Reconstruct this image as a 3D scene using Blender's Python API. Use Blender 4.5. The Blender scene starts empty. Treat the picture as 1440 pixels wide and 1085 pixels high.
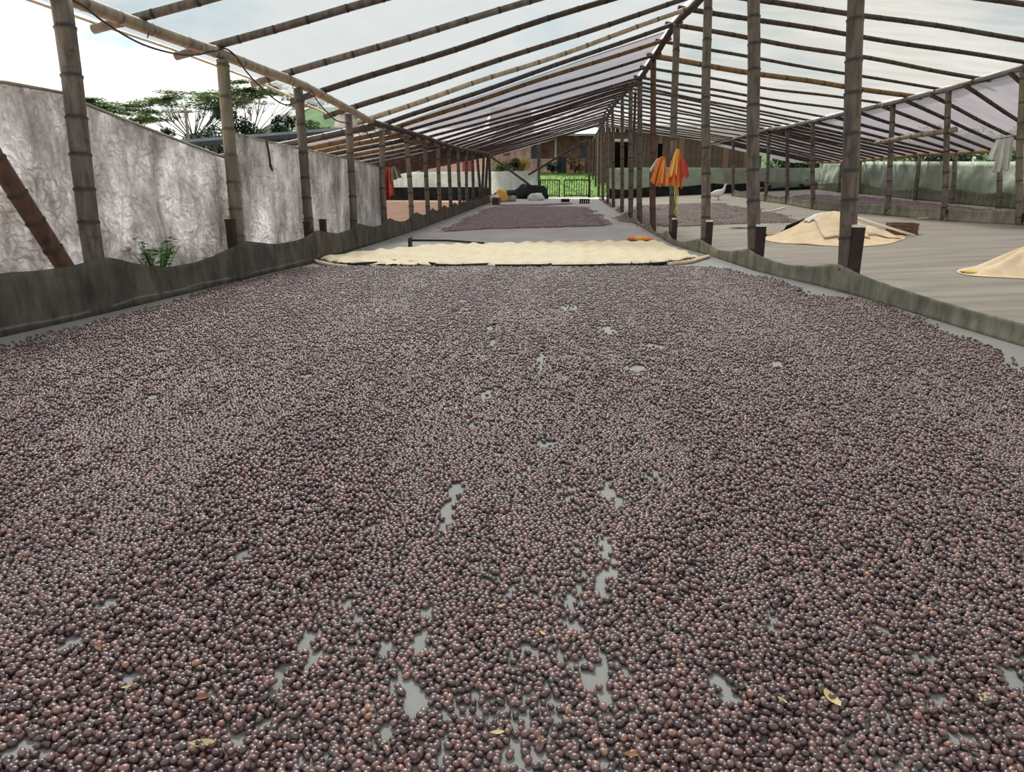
import bpy, math, random
import numpy as np
from mathutils import Vector, Matrix, Euler

sc = bpy.context.scene
COL = sc.collection
R = random.Random(7)
RNG = np.random.default_rng(11)

# ------------------------------------------------------------------ camera
W, HH, FPX, CAMH = 1440.0, 1085.0, 1050.0, 1.15
VPX, VPY = 830.0, 238.0                      # where the aisle's parallel lines meet
PITCH = math.atan((HH / 2 - VPY) / FPX)
YAW = math.atan((VPX - W / 2) / FPX * math.cos(PITCH))
cam_d = bpy.data.cameras.new('camera')
cam_d.sensor_fit = 'HORIZONTAL'; cam_d.sensor_width = 36.0
cam_d.lens = 36.0 * FPX / W
cam_d.clip_start = 0.05; cam_d.clip_end = 2000
cam = bpy.data.objects.new('camera', cam_d); COL.objects.link(cam)
cam.location = (0, 0, CAMH)
cam.rotation_euler = (math.pi / 2 - PITCH, 0, YAW)
sc.camera = cam

# ------------------------------------------------------------------ world, sun, exposure
sc.view_settings.view_transform = 'Standard'
sc.view_settings.look = 'None'
sc.view_settings.gamma = 1.0
sc.view_settings.exposure = 0.35
sc.view_settings.use_curve_mapping = False
wd = bpy.data.worlds.new('sky'); sc.world = wd; wd.use_nodes = True
wn = wd.node_tree; wn.nodes.clear()
wo = wn.nodes.new('ShaderNodeOutputWorld'); wb = wn.nodes.new('ShaderNodeBackground')
tc = wn.nodes.new('ShaderNodeTexCoord'); mp = wn.nodes.new('ShaderNodeMapping')
mp.inputs['Scale'].default_value = (1.6, 1.6, 4.0)
cn = wn.nodes.new('ShaderNodeTexNoise'); cn.inputs['Scale'].default_value = 1.7
cn.inputs['Detail'].default_value = 5; cn.inputs['Roughness'].default_value = .55
cr = wn.nodes.new('ShaderNodeValToRGB')
cr.color_ramp.elements[0].position = .36; cr.color_ramp.elements[0].color = (.50, .78, .95, 1)
cr.color_ramp.elements[1].position = .50; cr.color_ramp.elements[1].color = (1.12, 1.13, 1.13, 1)
wn.links.new(tc.outputs['Generated'], mp.inputs[0]); wn.links.new(mp.outputs[0], cn.inputs['Vector'])
wn.links.new(cn.outputs[0], cr.inputs[0]); wn.links.new(cr.outputs[0], wb.inputs[0])
wb.inputs[1].default_value = 1.05
wn.links.new(wb.outputs[0], wo.inputs[0])
sun_d = bpy.data.lights.new('sun_offscreen', 'SUN'); sun_d.energy = 8.0; sun_d.angle = math.radians(12)
sun_d.color = (1.0, .965, .92)
sun = bpy.data.objects.new('sun_offscreen', sun_d); COL.objects.link(sun)
_sd = Vector((.22, -.88, -1.0)).normalized()          # light travels back towards the viewer and down
sun.rotation_euler = _sd.to_track_quat('-Z', 'Y').to_euler()

# ------------------------------------------------------------------ pixel helpers (photo pixel -> real place)
_fw = np.array([-math.sin(YAW) * math.cos(PITCH), math.cos(YAW) * math.cos(PITCH), -math.sin(PITCH)])
_rt = np.array([math.cos(YAW), math.sin(YAW), 0.0]); _up = np.cross(_rt, _fw); _C = np.array([0, 0, CAMH])
def ray(x, y): return _fw + _rt * (x - W / 2) / FPX - _up * (y - HH / 2) / FPX
def gz(x, y, z=0.0):
    d = ray(x, y); return Vector(_C + d * (z - CAMH) / d[2])
def onY(x, y, Y):
    d = ray(x, y); return Vector(_C + d * Y / d[1])
def pr(P):
    v = np.array(P) - _C; k = v @ _fw
    return W / 2 + FPX * (v @ _rt) / k, HH / 2 - FPX * (v @ _up) / k
def zat(py, X, Y):
    lo, hi = -3.0, 40.0
    for _ in range(40):
        m = (lo + hi) / 2
        if pr((X, Y, m))[1] > py: lo = m
        else: hi = m
    return lo
def interp(line, Y):                          # line: [(X,Y)..] increasing Y -> X
    return float(np.interp(Y, [p[1] for p in line], [p[0] for p in line]))
def on_line(line, px, z=0.2, y0=2.0, y1=45.0):
    lo, hi = y0, y1
    s = 1 if pr((interp(line, y1), y1, z))[0] > pr((interp(line, y0), y0, z))[0] else -1
    for _ in range(40):
        m = (lo + hi) / 2
        if (pr((interp(line, m), m, z))[0] - px) * s < 0: lo = m
        else: hi = m
    return Vector((interp(line, lo), lo, 0))

LB = [(-4.35, -6), (-4.28, 3.4), (-4.16, 4.82), (-4.0, 5.71), (-3.75, 7.67), (-3.52, 9.13), (-3.42, 12.48), (-3.40, 15), (-3.62, 28.5), (-3.7, 45)]
RB = [(3.6, -6), (2.98, 5.0), (2.5, 7.48), (1.97, 9.06), (1.65, 10.79), (1.34, 12.1), (1.2, 14.09), (1.06, 16.3), (0.95, 17.6), (0.87, 20.64), (0.74, 23.23), (0.62, 25.52), (0.47, 28.31), (0.3, 33.5), (0, 45)]
LP = [(x - .10, y) for x, y in LB]
RP = [(x + .10, y) for x, y in RB]
KS = 0.05
def ground(X, Y):
    return KS * max(0.0, X - interp(RP, Y) - .1) if X < 9.5 else ground(9.49, Y)
def gr(x, y):                                 # photo pixel -> place on the (sloping) ground
    d = ray(x, y); lo, hi = 1.0, 60.0
    for _ in range(50):
        m = (lo + hi) / 2; P = _C + d * m
        if P[2] > ground(P[0], P[1]): lo = m
        else: hi = m
    P = _C + d * lo
    return Vector(P)

# ------------------------------------------------------------------ materials
def lin(c):
    return tuple(((v / 255) / 12.92 if v / 255 <= .04045 else ((v / 255 + .055) / 1.055) ** 2.4) for v in c)
MATS = {}
class NT:
    def __init__(s, name):
        s.m = bpy.data.materials.new(name); s.m.use_nodes = True; s.t = s.m.node_tree; s.t.nodes.clear()
        s.out = s.t.nodes.new('ShaderNodeOutputMaterial'); MATS[name] = s.m
    def n(s, typ, **kw):
        nd = s.t.nodes.new(typ)
        for k, v in kw.items():
            if hasattr(nd, k): setattr(nd, k, v)
            else: nd.inputs[k.replace('_', ' ')].default_value = v
        return nd
    def l(s, a, b): s.t.links.new(a, b)
    def coords(s, scale=(1, 1, 1), kind='Object'):
        t = s.n('ShaderNodeTexCoord'); m = s.n('ShaderNodeMapping'); m.inputs['Scale'].default_value = scale
        s.l(t.outputs[kind], m.inputs[0]); return m.outputs[0]
    def noise(s, vec, scale, detail=4, rough=.55):
        nn = s.n('ShaderNodeTexNoise', Scale=scale, Detail=detail, Roughness=rough)
        s.l(vec, nn.inputs['Vector']); return nn.outputs[0]
    def ramp(s, fac, stops):
        r = s.n('ShaderNodeValToRGB'); e = r.color_ramp.elements
        while len(e) > 1: e.remove(e[-1])
        e[0].position = stops[0][0]; e[0].color = (*stops[0][1], 1)
        for p, c in stops[1:]:
            x = e.new(p); x.color = (*c, 1)
        s.l(fac, r.inputs[0]); return r.outputs[0]
    def mix(s, fac, a, b, mode='MIX'):
        m = s.n('ShaderNodeMix', data_type='RGBA', blend_type=mode)
        if isinstance(fac, (int, float)): m.inputs[0].default_value = fac
        else: s.l(fac, m.inputs[0])
        for i, v in ((6, a), (7, b)):
            if isinstance(v, tuple): m.inputs[i].default_value = (*v, 1)
            else: s.l(v, m.inputs[i])
        return m.outputs[2]
    def bump(s, h, strength=.4, dist=.01):
        b = s.n('ShaderNodeBump', Strength=strength, Distance=dist); s.l(h, b.inputs['Height']); return b.outputs[0]
    def bsdf(s, col, rough=.7, spec=.3, normal=None, **kw):
        p = s.n('ShaderNodeBsdfPrincipled'); p.inputs['Roughness'].default_value = rough
        p.inputs['Specular IOR Level'].default_value = spec
        for k, v in kw.items(): p.inputs[k].default_value = v
        if isinstance(col, tuple): p.inputs['Base Color'].default_value = (*col, 1)
        else: s.l(col, p.inputs['Base Color'])
        if normal is not None: s.l(normal, p.inputs['Normal'])
        return p.outputs[0]
    def mixsh(s, fac, a, b):
        m = s.n('ShaderNodeMixShader')
        if isinstance(fac, (int, float)): m.inputs[0].default_value = fac
        else: s.l(fac, m.inputs[0])
        s.l(a, m.inputs[1]); s.l(b, m.inputs[2]); return m.outputs[0]
    def done(s, sh): s.l(sh, s.out.inputs[0]); return s.m

def simple(name, c, rough=.7, spec=.3, var=.25, scale=8.0, bump=.2, bdist=.01, stretch=(1, 1, 1), metallic=0.0):
    t = NT(name); v = t.coords(stretch); n = t.noise(v, scale)
    c = lin(c); col = t.ramp(n, [(.3, tuple(x * (1 - var) for x in c)), (.7, tuple(min(1, x * (1 + var)) for x in c))])
    n2 = t.noise(v, scale * 5, 3)
    return t.done(t.bsdf(col, rough, spec, t.bump(n2, bump, bdist), Metallic=metallic))

def bamboo_mat(name, c1, c2, cn_, rough=.55):
    t = NT(name); v = t.coords((6, 6, 1.2)); n = t.noise(v, 3.0, 5, .6)
    oi = t.n('ShaderNodeObjectInfo')
    col = t.ramp(n, [(.32, lin(c1)), (.66, lin(c2))])
    blot = t.noise(t.coords((1, 1, 1)), 9.0, 6, .7)
    col = t.mix(t.ramp(blot, [(.56, (0, 0, 0)), (.70, (.75, .75, .75))]), col, lin(cn_))
    hv = t.n('ShaderNodeHueSaturation'); t.l(col, hv.inputs['Color'])
    mr = t.n('ShaderNodeMapRange'); mr.inputs[3].default_value = .72; mr.inputs[4].default_value = 1.28
    t.l(oi.outputs['Random'], mr.inputs[0]); t.l(mr.outputs[0], hv.inputs['Value'])
    at = t.n('ShaderNodeAttribute', attribute_name='node')
    col = t.mix(at.outputs['Fac'], hv.outputs[0], tuple(x * .45 for x in lin(c1)))
    fine = t.noise(t.coords((40, 40, 2)), 6, 3)
    return t.done(t.bsdf(col, rough, .35, t.bump(fine, .25, .004)))
bamboo_mat('bamboo_grey', (78, 68, 62), (124, 112, 102), (52, 46, 42))
bamboo_mat('bamboo_green', (108, 100, 82), (144, 134, 114), (78, 70, 58))
bamboo_mat('bamboo_tan', (136, 118, 100), (178, 162, 142), (104, 90, 74))
bamboo_mat('bamboo_red', (84, 60, 48), (116, 88, 72), (62, 44, 36))
bamboo_mat('bamboo_dark', (60, 48, 43), (94, 78, 70), (46, 38, 34))
bamboo_mat('bamboo_straw', (150, 120, 82), (186, 156, 114), (112, 88, 58))
bamboo_mat('bamboo_ochre', (104, 80, 50), (138, 110, 74), (76, 58, 38))

# plastic roof sheets: real translucent film
def film(name, tint, transp, rough_bump, dirt=None, dirt_amt=.5, tl=.55, bscale=(1.5, .6, 1.5), dens=.3):
    t = NT(name); v = t.coords(bscale)
    n = t.noise(v, 2.2, 6, .6); nrm = t.bump(n, rough_bump, .05)
    tint = tuple(tint)
    if dirt:
        dn = t.noise(t.coords((.5, 2.2, .5)), 1.6, 7, .62)
        col = t.ramp(dn, [(.38, tuple(a * (1 - dirt_amt) + b * dirt_amt for a, b in zip(tint, dirt))), (.62, tint)])
    else:
        col = t.ramp(n, [(.2, tuple(x * .93 for x in tint)), (.8, tint)])
    dc = t.mix(1.0, col, (dens, dens, dens), 'MULTIPLY')
    tr = t.n('ShaderNodeBsdfTranslucent'); t.l(dc, tr.inputs[0]); t.l(nrm, tr.inputs[1])
    df = t.n('ShaderNodeBsdfDiffuse'); t.l(dc, df.inputs[0]); t.l(nrm, df.inputs['Normal'])
    a = t.mixsh(tl, df.outputs[0], tr.outputs[0])
    tp = t.n('ShaderNodeBsdfTransparent'); t.l(col, tp.inputs[0])
    b = t.mixsh(transp, a, tp.outputs[0])
    gl = t.n('ShaderNodeBsdfGlossy', Roughness=.25); t.l(nrm, gl.inputs['Normal'])
    return t.done(t.mixsh(.05, b, gl.outputs[0]))
film('film_clear', (.88, .92, .92), .33, .35, None, tl=.85, dens=.19)
film('film_cream', (.93, .91, .85), .33, .35, (.78, .74, .67), .7, tl=.85, dens=.20)
film('film_old', (.60, .55, .57), .22, .35, (.46, .42, .44), .6, tl=.8, dens=.24)
film('film_shed', (.80, .76, .74), .22, .35, (.6, .55, .52), .6, tl=.8, dens=.24)

def dirty_wall_film():
    t = NT('film_wall'); v = t.coords((1, 1, 1))
    n1 = t.noise(t.coords((1, 1.2, .55)), 2.4, 8, .68)
    vo = t.n('ShaderNodeTexVoronoi', feature='DISTANCE_TO_EDGE', Scale=5.5); 
    wv = t.n('ShaderNodeMix', data_type='VECTOR')
    nz = t.n('ShaderNodeTexNoise', Scale=3.0, Detail=3.0); t.l(v, nz.inputs['Vector'])
    ad = t.n('ShaderNodeVectorMath', operation='ADD'); t.l(v, ad.inputs[0]); t.l(nz.outputs[1], ad.inputs[1])
    t.l(ad.outputs[0], vo.inputs['Vector'])
    crk = t.n('ShaderNodeTexNoise', Scale=7.0, Detail=5.0, Roughness=.65, Distortion=1.5); t.l(v, crk.inputs['Vector'])
    hm = t.n('ShaderNodeMath', operation='ADD'); t.l(crk.outputs[0], hm.inputs[0])
    vm = t.n('ShaderNodeMath', operation='MULTIPLY'); t.l(vo.outputs['Distance'], vm.inputs[0]); vm.inputs[1].default_value = 1.4
    t.l(vm.outputs[0], hm.inputs[1])
    nrm = t.bump(hm.outputs[0], 1.0, .09)
    col = t.ramp(n1, [(.30, lin((160, 154, 148))), (.50, lin((214, 212, 212))), (.66, lin((246, 246, 248)))])
    stain = t.noise(t.coords((3, 3, .35)), 2.6, 6, .6)
    col = t.mix(t.ramp(stain, [(.55, (0, 0, 0)), (.75, (.45, .45, .45))]), col, lin((128, 116, 106)))
    tr = t.n('ShaderNodeBsdfTranslucent'); t.l(col, tr.inputs[0]); t.l(nrm, tr.inputs[1])
    df = t.bsdf(col, .45, .35, nrm)
    return t.done(t.mixsh(.66, df, tr.outputs[0]))
dirty_wall_film()

def net(name, c, transp, var=.35, transl=.25):
    t = NT(name); v = t.coords((1, 1, 1))
    n = t.noise(t.coords((2.2, 2.2, .7)), 3, 7, .65)
    c = lin(c)
    col = t.ramp(n, [(.32, tuple(x * (1 - var) for x in c)), (.68, tuple(x * (1 + var) for x in c))])
    nrm = t.bump(t.noise(v, 14, 5, .6), .5, .02)
    tr = t.n('ShaderNodeBsdfTranslucent'); t.l(col, tr.inputs[0])
    a = t.mixsh(transl, t.bsdf(col, .8, .15, nrm), tr.outputs[0])
    tp = t.n('ShaderNodeBsdfTransparent')
    return t.done(t.mixsh(transp, a, tp.outputs[0]))
net('net_dark', (100, 94, 85), .16, .5)
net('net_olive', (152, 147, 130), .06, .42)
net('net_black', (48, 48, 50), .05)
net('net_green', (132, 136, 116), .05)
net('tarp_green', (176, 184, 170), .0, .15, .45)
net('tarp_white', (206, 210, 206), .0, .12, .45)

def floor_mat(name, c, c2, stretch):
    t = NT(name); v = t.coords(stretch)
    n = t.noise(v, 1.2, 6, .6)
    col = t.ramp(n, [(.3, lin(c)), (.7, lin(c2))])
    wx = t.n('ShaderNodeTexWave', Scale=170.0, bands_direction='X'); wy = t.n('ShaderNodeTexWave', Scale=170.0, bands_direction='Y')
    o = t.coords((1, 1, 1)); t.l(o, wx.inputs[0]); t.l(o, wy.inputs[0])
    mm = t.n('ShaderNodeMath', operation='MULTIPLY'); t.l(wx.outputs['Fac'], mm.inputs[0]); t.l(wy.outputs['Fac'], mm.inputs[1])
    fine = t.noise(o, 30, 5)
    ad = t.n('ShaderNodeMath', operation='ADD'); t.l(mm.outputs[0], ad.inputs[0]); t.l(fine, ad.inputs[1])
    return t.done(t.bsdf(col, .6, .35, t.bump(ad.outputs[0], .35, .004)))
floor_mat('floor_cloth', (128, 126, 123), (156, 154, 150), (1, .6, 1))
floor_mat('floor_cloth_right', (110, 104, 96), (152, 145, 135), (.5, 3.0, 1))
simple('earth', (180, 150, 130), .9, .1, .2, 2.0, .4)
simple('far_ground', (104, 116, 78), .95, .1, .3, .3, .3)

# coffee
def cherry_mat(name, stops, rough=.5):
    t = NT(name); oi = t.n('ShaderNodeObjectInfo')
    col = t.ramp(oi.outputs['Random'], stops)
    v = t.coords((1, 1, 1))
    n = t.noise(v, 260, 4, .6)
    col = t.mix(t.ramp(n, [(.35, (0, 0, 0)), (.75, (.45, .45, .45))]), col, lin((66, 46, 44)))
    nrm = t.bump(t.noise(t.coords((1, 2.4, 2.4)), 170, 3, .6), .35, .0012)
    return t.done(t.bsdf(col, rough, .6, nrm, **{'Coat Weight': 1.0, 'Coat Roughness': .33, 'Coat Tint': (.99, .92, .91, 1), 'Specular Tint': (1, .90, .88, 1)}))
cherry_mat('cherry', [(0, lin((36, 25, 25))), (.3, lin((64, 45, 44))), (.62, lin((92, 65, 63))), (.88, lin((120, 88, 83))), (.97, lin((138, 99, 88))), (1, lin((152, 110, 86)))])
simple('cherry_bed', (104, 78, 78), .6, .5, .45, 45, .9, .02)
def parchment_mat():
    t = NT('parchment'); v = t.coords((1, 1, 1))
    n = t.noise(v, 55, 4, .7); n2 = t.noise(v, 5, 4)
    col = t.ramp(n, [(.3, lin((216, 196, 158))), (.7, lin((248, 234, 204)))])
    col = t.mix(t.ramp(n2, [(.4, (0, 0, 0)), (.7, (.35, .35, .35))]), col, lin((206, 180, 138)))
    return t.done(t.bsdf(col, .7, .25, t.bump(n, .8, .02)))
parchment_mat()

def weave(name, c, c2, scale=120):
    t = NT(name); v = t.coords((1, 1, 1)); n = t.noise(v, 5, 6, .6)
    col = t.ramp(n, [(.3, lin(c)), (.7, lin(c2))])
    wx = t.n('ShaderNodeTexWave', Scale=scale, bands_direction='X'); wy = t.n('ShaderNodeTexWave', Scale=scale, bands_direction='DIAGONAL')
    t.l(v, wx.inputs[0]); t.l(v, wy.inputs[0])
    a = t.n('ShaderNodeMath', operation='ADD'); t.l(wx.outputs['Fac'], a.inputs[0]); t.l(wy.outputs['Fac'], a.inputs[1])
    tr = t.n('ShaderNodeBsdfTranslucent'); t.l(col, tr.inputs[0])
    return t.done(t.mixsh(.12, t.bsdf(col, .85, .12, t.bump(a.outputs[0], .3, .003)), tr.outputs[0]))
weave('burlap', (220, 194, 158), (242, 222, 194))
weave('burlap_yellow', (216, 188, 96), (238, 214, 130))
weave('cloth_orange', (252, 128, 72), (255, 158, 84))
weave('cloth_yellow', (250, 186, 86), (252, 208, 130))
weave('cloth_red', (196, 84, 72), (222, 110, 92))
weave('cloth_white', (222, 220, 214), (240, 240, 236))
weave('cloth_straw', (150, 140, 122), (184, 176, 156))
simple('black_plastic', (38, 38, 40), .5, .4, .2, 10, .1)
simple('black_wood', (58, 46, 42), .7, .2, .3, 20, .3)
simple('rope', (206, 196, 120), .8, .1, .1, 30, .2)
simple('white_paint', (226, 222, 212), .6, .3, .1, 10, .1)
simple('cable', (44, 42, 42), .5, .4, .1, 10, .1)
simple('wood_brown', (112, 84, 66), .75, .2, .35, 14, .3, .01, (1, 1, 6))
simple('wood_pale', (198, 178, 150), .7, .2, .2, 14, .3, .01, (1, 1, 6))
simple('iron', (40, 42, 40), .5, .4, .2, 10, .1, .005, (1, 1, 1), .3)
simple('plaster_pink', (206, 158, 150), .9, .1, .08, 1.2, .2)
simple('brick_pink', (196, 158, 146), .9, .1, .35, 3.2, .5, .03)
simple('brick_orange', (176, 128, 104), .9, .1, .3, 3.2, .5, .03)
simple('door_red', (150, 64, 66), .6, .3, .12, 5, .1)
simple('door_blue', (58, 72, 84), .6, .3, .15, 5, .1)
simple('window_glass', (52, 58, 66), .15, .6, .15, 3, .02)
simple('column_grey', (168, 164, 160), .8, .2, .1, 3, .1)
simple('metal_roof', (128, 132, 138), .45, .5, .15, 3, .1, .01, (1, 1, 1), .4)
simple('dark_steel', (48, 50, 56), .5, .4, .2, 4, .1)
simple('board_brown', (84, 68, 58), .8, .15, .4, 3, .3, .02, (6, 6, 1))
simple('hill_forest', (72, 92, 62), .95, .05, .25, .03, .4, 2.0)
simple('bark', (112, 102, 92), .9, .1, .3, 6, .4)
simple('feather', (236, 234, 228), .8, .2, .06, 30, .2)
simple('comb_red', (176, 40, 34), .6, .3, .1, 30, .1)
simple('beak', (206, 160, 70), .5, .3, .1, 30, .1)
def leaf_mat(name, c, c2, tl=.3):
    t = NT(name); oi = t.noise(t.coords((1, 1, 1)), 3.0, 4)
    col = t.ramp(oi, [(.35, lin(c)), (.68, lin(c2))])
    tr = t.n('ShaderNodeBsdfTranslucent'); t.l(col, tr.inputs[0])
    return t.done(t.mixsh(tl, t.bsdf(col, .55, .3), tr.outputs[0]))
leaf_mat('leaf_umbrella', (84, 104, 62), (124, 140, 86))
leaf_mat('leaf_dark', (30, 46, 34), (52, 72, 48))
leaf_mat('leaf_hedge', (70, 106, 54), (120, 152, 80))
leaf_mat('leaf_weed', (62, 112, 40), (104, 156, 64))
leaf_mat('leaf_yellow_bush', (168, 150, 44), (206, 188, 70))
simple('grass', (82, 108, 50), .95, .05, .35, 1.6, .3)
leaf_mat('leaf_dry', (204, 176, 120), (236, 216, 166))
leaf_mat('leaf_rust', (132, 88, 62), (170, 122, 88))

# ------------------------------------------------------------------ mesh helpers
class MB:
    def __init__(s): s.v = []; s.f = []; s.node = []
    def add(s, vs, fs, node=None):
        o = len(s.v); s.v.extend(tuple(map(float, p)) for p in vs); s.f.extend(tuple(o + i for i in f) for f in fs)
        s.node.extend(node if node is not None else [0.0] * len(vs))
    def box(s, c, size, rot=None):
        hx, hy, hz = (d / 2 for d in size)
        vs = [Vector((x, y, z)) for x in (-hx, hx) for y in (-hy, hy) for z in (-hz, hz)]
        if rot is not None: vs = [rot @ v for v in vs]
        c = Vector(c)
        s.add([c + v for v in vs], [(0, 1, 3, 2), (4, 6, 7, 5), (0, 4, 5, 1), (2, 3, 7, 6), (0, 2, 6, 4), (1, 5, 7, 3)])
    def bar(s, a, b, w, h=None):
        a, b = Vector(a), Vector(b); d = b - a; h = h or w
        q = d.to_track_quat('Z', 'Y').to_matrix()
        s.box((a + b) / 2, (w, h, d.length), q)
    def tube(s, pts, rad, seg=8, cap=True, node=None, squash=1.0):
        pts = [Vector(p) for p in pts]; n = len(pts)
        if isinstance(rad, (int, float)): rad = [rad] * n
        t0 = (pts[1] - pts[0]).normalized()
        ref = Vector((0, 0, 1)) if abs(t0.z) < .9 else Vector((1, 0, 0))
        u = t0.cross(ref).normalized(); vs = []; nd = []
        for i, p in enumerate(pts):
            t = (pts[min(i + 1, n - 1)] - pts[max(i - 1, 0)]).normalized()
            u = (u - t * u.dot(t)).normalized(); w = t.cross(u)
            for k in range(seg):
                a = 2 * math.pi * k / seg
                vs.append(p + (u * math.cos(a) + w * math.sin(a) * squash) * rad[i]); nd.append(node[i] if node else 0.0)
        fs = [(i * seg + k, i * seg + (k + 1) % seg, (i + 1) * seg + (k + 1) % seg, (i + 1) * seg + k) for i in range(n - 1) for k in range(seg)]
        if cap:
            fs.append(tuple(range(seg))[::-1]); fs.append(tuple((n - 1) * seg + k for k in range(seg)))
        s.add(vs, fs, nd)
    def grid(s, nu, nv, fn, node=None):
        vs = [fn(i / nu, j / nv) for j in range(nv + 1) for i in range(nu + 1)]
        fs = [(j * (nu + 1) + i, j * (nu + 1) + i + 1, (j + 1) * (nu + 1) + i + 1, (j + 1) * (nu + 1) + i) for j in range(nv) for i in range(nu)]
        s.add(vs, fs)
    def build(s, name, mat, parent=None, origin=None, smooth=True, node=False, solid=0.0):
        o = Vector(origin) if origin is not None else Vector((0, 0, 0))
        me = bpy.data.meshes.new(name)
        me.from_pydata([(v[0] - o.x, v[1] - o.y, v[2] - o.z) for v in s.v], [], s.f)
        if node:
            a = me.attributes.new('node', 'FLOAT', 'POINT'); a.data.foreach_set('value', np.array(s.node, dtype=np.float32))
        me.materials.append(MATS[mat])
        if smooth: me.polygons.foreach_set('use_smooth', [True] * len(me.polygons))
        me.update()
        ob = bpy.data.objects.new(name, me); COL.objects.link(ob)
        ob.location = o
        if parent is not None:
            ob.parent = parent; ob.matrix_parent_inverse = Matrix.Identity(4)
            ob.location = o - Vector(parent['_w']) if '_w' in parent else o
        if solid:
            md = ob.modifiers.new('thickness', 'SOLIDIFY'); md.thickness = solid; md.offset = 0
        return ob
def empty(name, loc):
    o = bpy.data.objects.new(name, None); COL.objects.link(o); o.location = loc; o['_w'] = tuple(loc); o.empty_display_size = .1
    return o
def tag(o, label=None, cat=None, group=None, kind=None):
    if label: o['label'] = label
    if cat: o['category'] = cat
    if group: o['group'] = group
    if kind: o['kind'] = kind
    return o
def own(o):                                     # let a mesh object carry children placed in world space
    o['_w'] = tuple(o.location); return o
def vnoise(x, y, seed=0):
    r = np.random.default_rng(seed).random((256, 256))
    xi = np.floor(x).astype(int); yi = np.floor(y).astype(int); fx = x - xi; fy = y - yi
    fx = fx * fx * (3 - 2 * fx); fy = fy * fy * (3 - 2 * fy)
    a = r[xi % 256, yi % 256]; b = r[(xi + 1) % 256, yi % 256]; c = r[xi % 256, (yi + 1) % 256]; d = r[(xi + 1) % 256, (yi + 1) % 256]
    return (a * (1 - fx) + b * fx) * (1 - fy) + (c * (1 - fx) + d * fx) * fy
_NT = {}
def n1(x, y, seed=0):
    r = _NT.setdefault(seed, np.random.default_rng(seed).random((64, 64)))
    xi, yi = math.floor(x), math.floor(y); fx, fy = x - xi, y - yi
    fx = fx * fx * (3 - 2 * fx); fy = fy * fy * (3 - 2 * fy)
    a, b, c, d = r[xi % 64, yi % 64], r[(xi + 1) % 64, yi % 64], r[xi % 64, (yi + 1) % 64], r[(xi + 1) % 64, (yi + 1) % 64]
    return (a * (1 - fx) + b * fx) * (1 - fy) + (c * (1 - fx) + d * fx) * fy

def bamboo(name, pts, r0, r1, mat, inter=.30, seg=9, wob=.012, parent=None):
    """a bamboo culm along pts with swollen nodes and a groove above each"""
    pts = [Vector(p) for p in pts]
    L = [0.0]
    for a, b in zip(pts, pts[1:]): L.append(L[-1] + (b - a).length)
    T = L[-1]
    def at(s):
        for i in range(len(pts) - 1):
            if s <= L[i + 1] or i == len(pts) - 2:
                return pts[i].lerp(pts[i + 1], (s - L[i]) / max(1e-6, L[i + 1] - L[i]))
    ph = R.random() * 6.28; wx = wob * R.uniform(.4, 1); wy = wob * R.uniform(-1, 1)
    d = (pts[-1] - pts[0]).normalized(); u = d.cross(Vector((.3, .9, .2))).normalized(); w = d.cross(u)
    ring = [(0.0, 1.0, 0.0)]; s = R.uniform(.1, inter)
    while s < T - .04:
        ring += [(s - .022, 1.0, 0.0), (s - .006, 1.09, .5), (s + .004, 1.09, 1.0), (s + .014, .95, 1.0), (s + .035, .985, .1)]
        s += inter * R.uniform(.82, 1.2)
    ring.append((T, 1.0, 0.0))
    P, rad, nd = [], [], []
    for s, k, nn in ring:
        q = at(max(0, min(T, s))); env = math.sin(math.pi * s / T)
        P.append(q + u * (wx * math.sin(s * 2.1 + ph) * env) + w * (wy * math.sin(s * 1.5 + ph * 2) * env))
        rad.append((r0 + (r1 - r0) * s / T) * k); nd.append(nn)
    m = MB(); m.tube(P, rad, seg, True, nd)
    return m.build(name, mat, parent, origin=pts[0], node=True)

# ------------------------------------------------------------------ setting: ground
m = MB(); m.grid(4, 4, lambda u, v: (-700 + 1400 * u, -60 + 1400 * v, -.06))
tag(m.build('ground', 'far_ground'), kind='structure')
Ys = list(np.arange(-5, 33.01, .5))
def floor_patch(name, mat, f0, f1, y0, y1, nu):
    m = MB(); ny = int((y1 - y0) / .5)
    def fn(u, v):
        Y = y0 + (y1 - y0) * v; a, b = f0(Y), f1(Y); X = a + (b - a) * u
        return (X, Y, ground(X, Y))
    m.grid(nu, ny, fn); return tag(m.build(name, mat, smooth=True), kind='structure')
floor_patch('floor', 'floor_cloth', lambda Y: interp(LP, Y) - .4, lambda Y: interp(RP, Y) + .1, -5, 33, 6)
floor_patch('floor_right', 'floor_cloth_right', lambda Y: interp(RP, Y) + .1, lambda Y: 9.5, -5, 33, 8)
floor_patch('floor_left', 'earth', lambda Y: -12.0, lambda Y: interp(LP, Y) - .4, -5, 33, 4)

# lawn rising to the house behind the gate
HY = 47.0
def lawn_z(X, Y): return -.02 + .92 * min(1, max(0, (Y - 33.4) / 12.0))
m = MB(); m.grid(20, 20, lambda u, v: (-22 + 40 * u, 33 + 16 * v, lawn_z(0, 33 + 16 * v) + .05 * n1(u * 30, v * 16, 3)))
lawn = own(tag(m.build('lawn', 'grass', origin=(0, 33, 0)), 'bright green lawn rising to the house behind the gate', 'lawn', kind='stuff'))
m = MB()
for i in range(5000):
    X = R.uniform(-4.5, 2.0); Y = 33.2 + 13 * R.random() ** 1.3; z = lawn_z(X, Y); a = R.random() * 6.28; h = R.uniform(.05, .13); b = .02
    dx, dy = math.cos(a) * b, math.sin(a) * b
    m.add([(X - dx, Y - dy, z), (X + dx, Y + dy, z), (X + R.uniform(-.04, .04), Y + R.uniform(-.04, .04), z + h)], [(0, 1, 2)])
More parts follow.
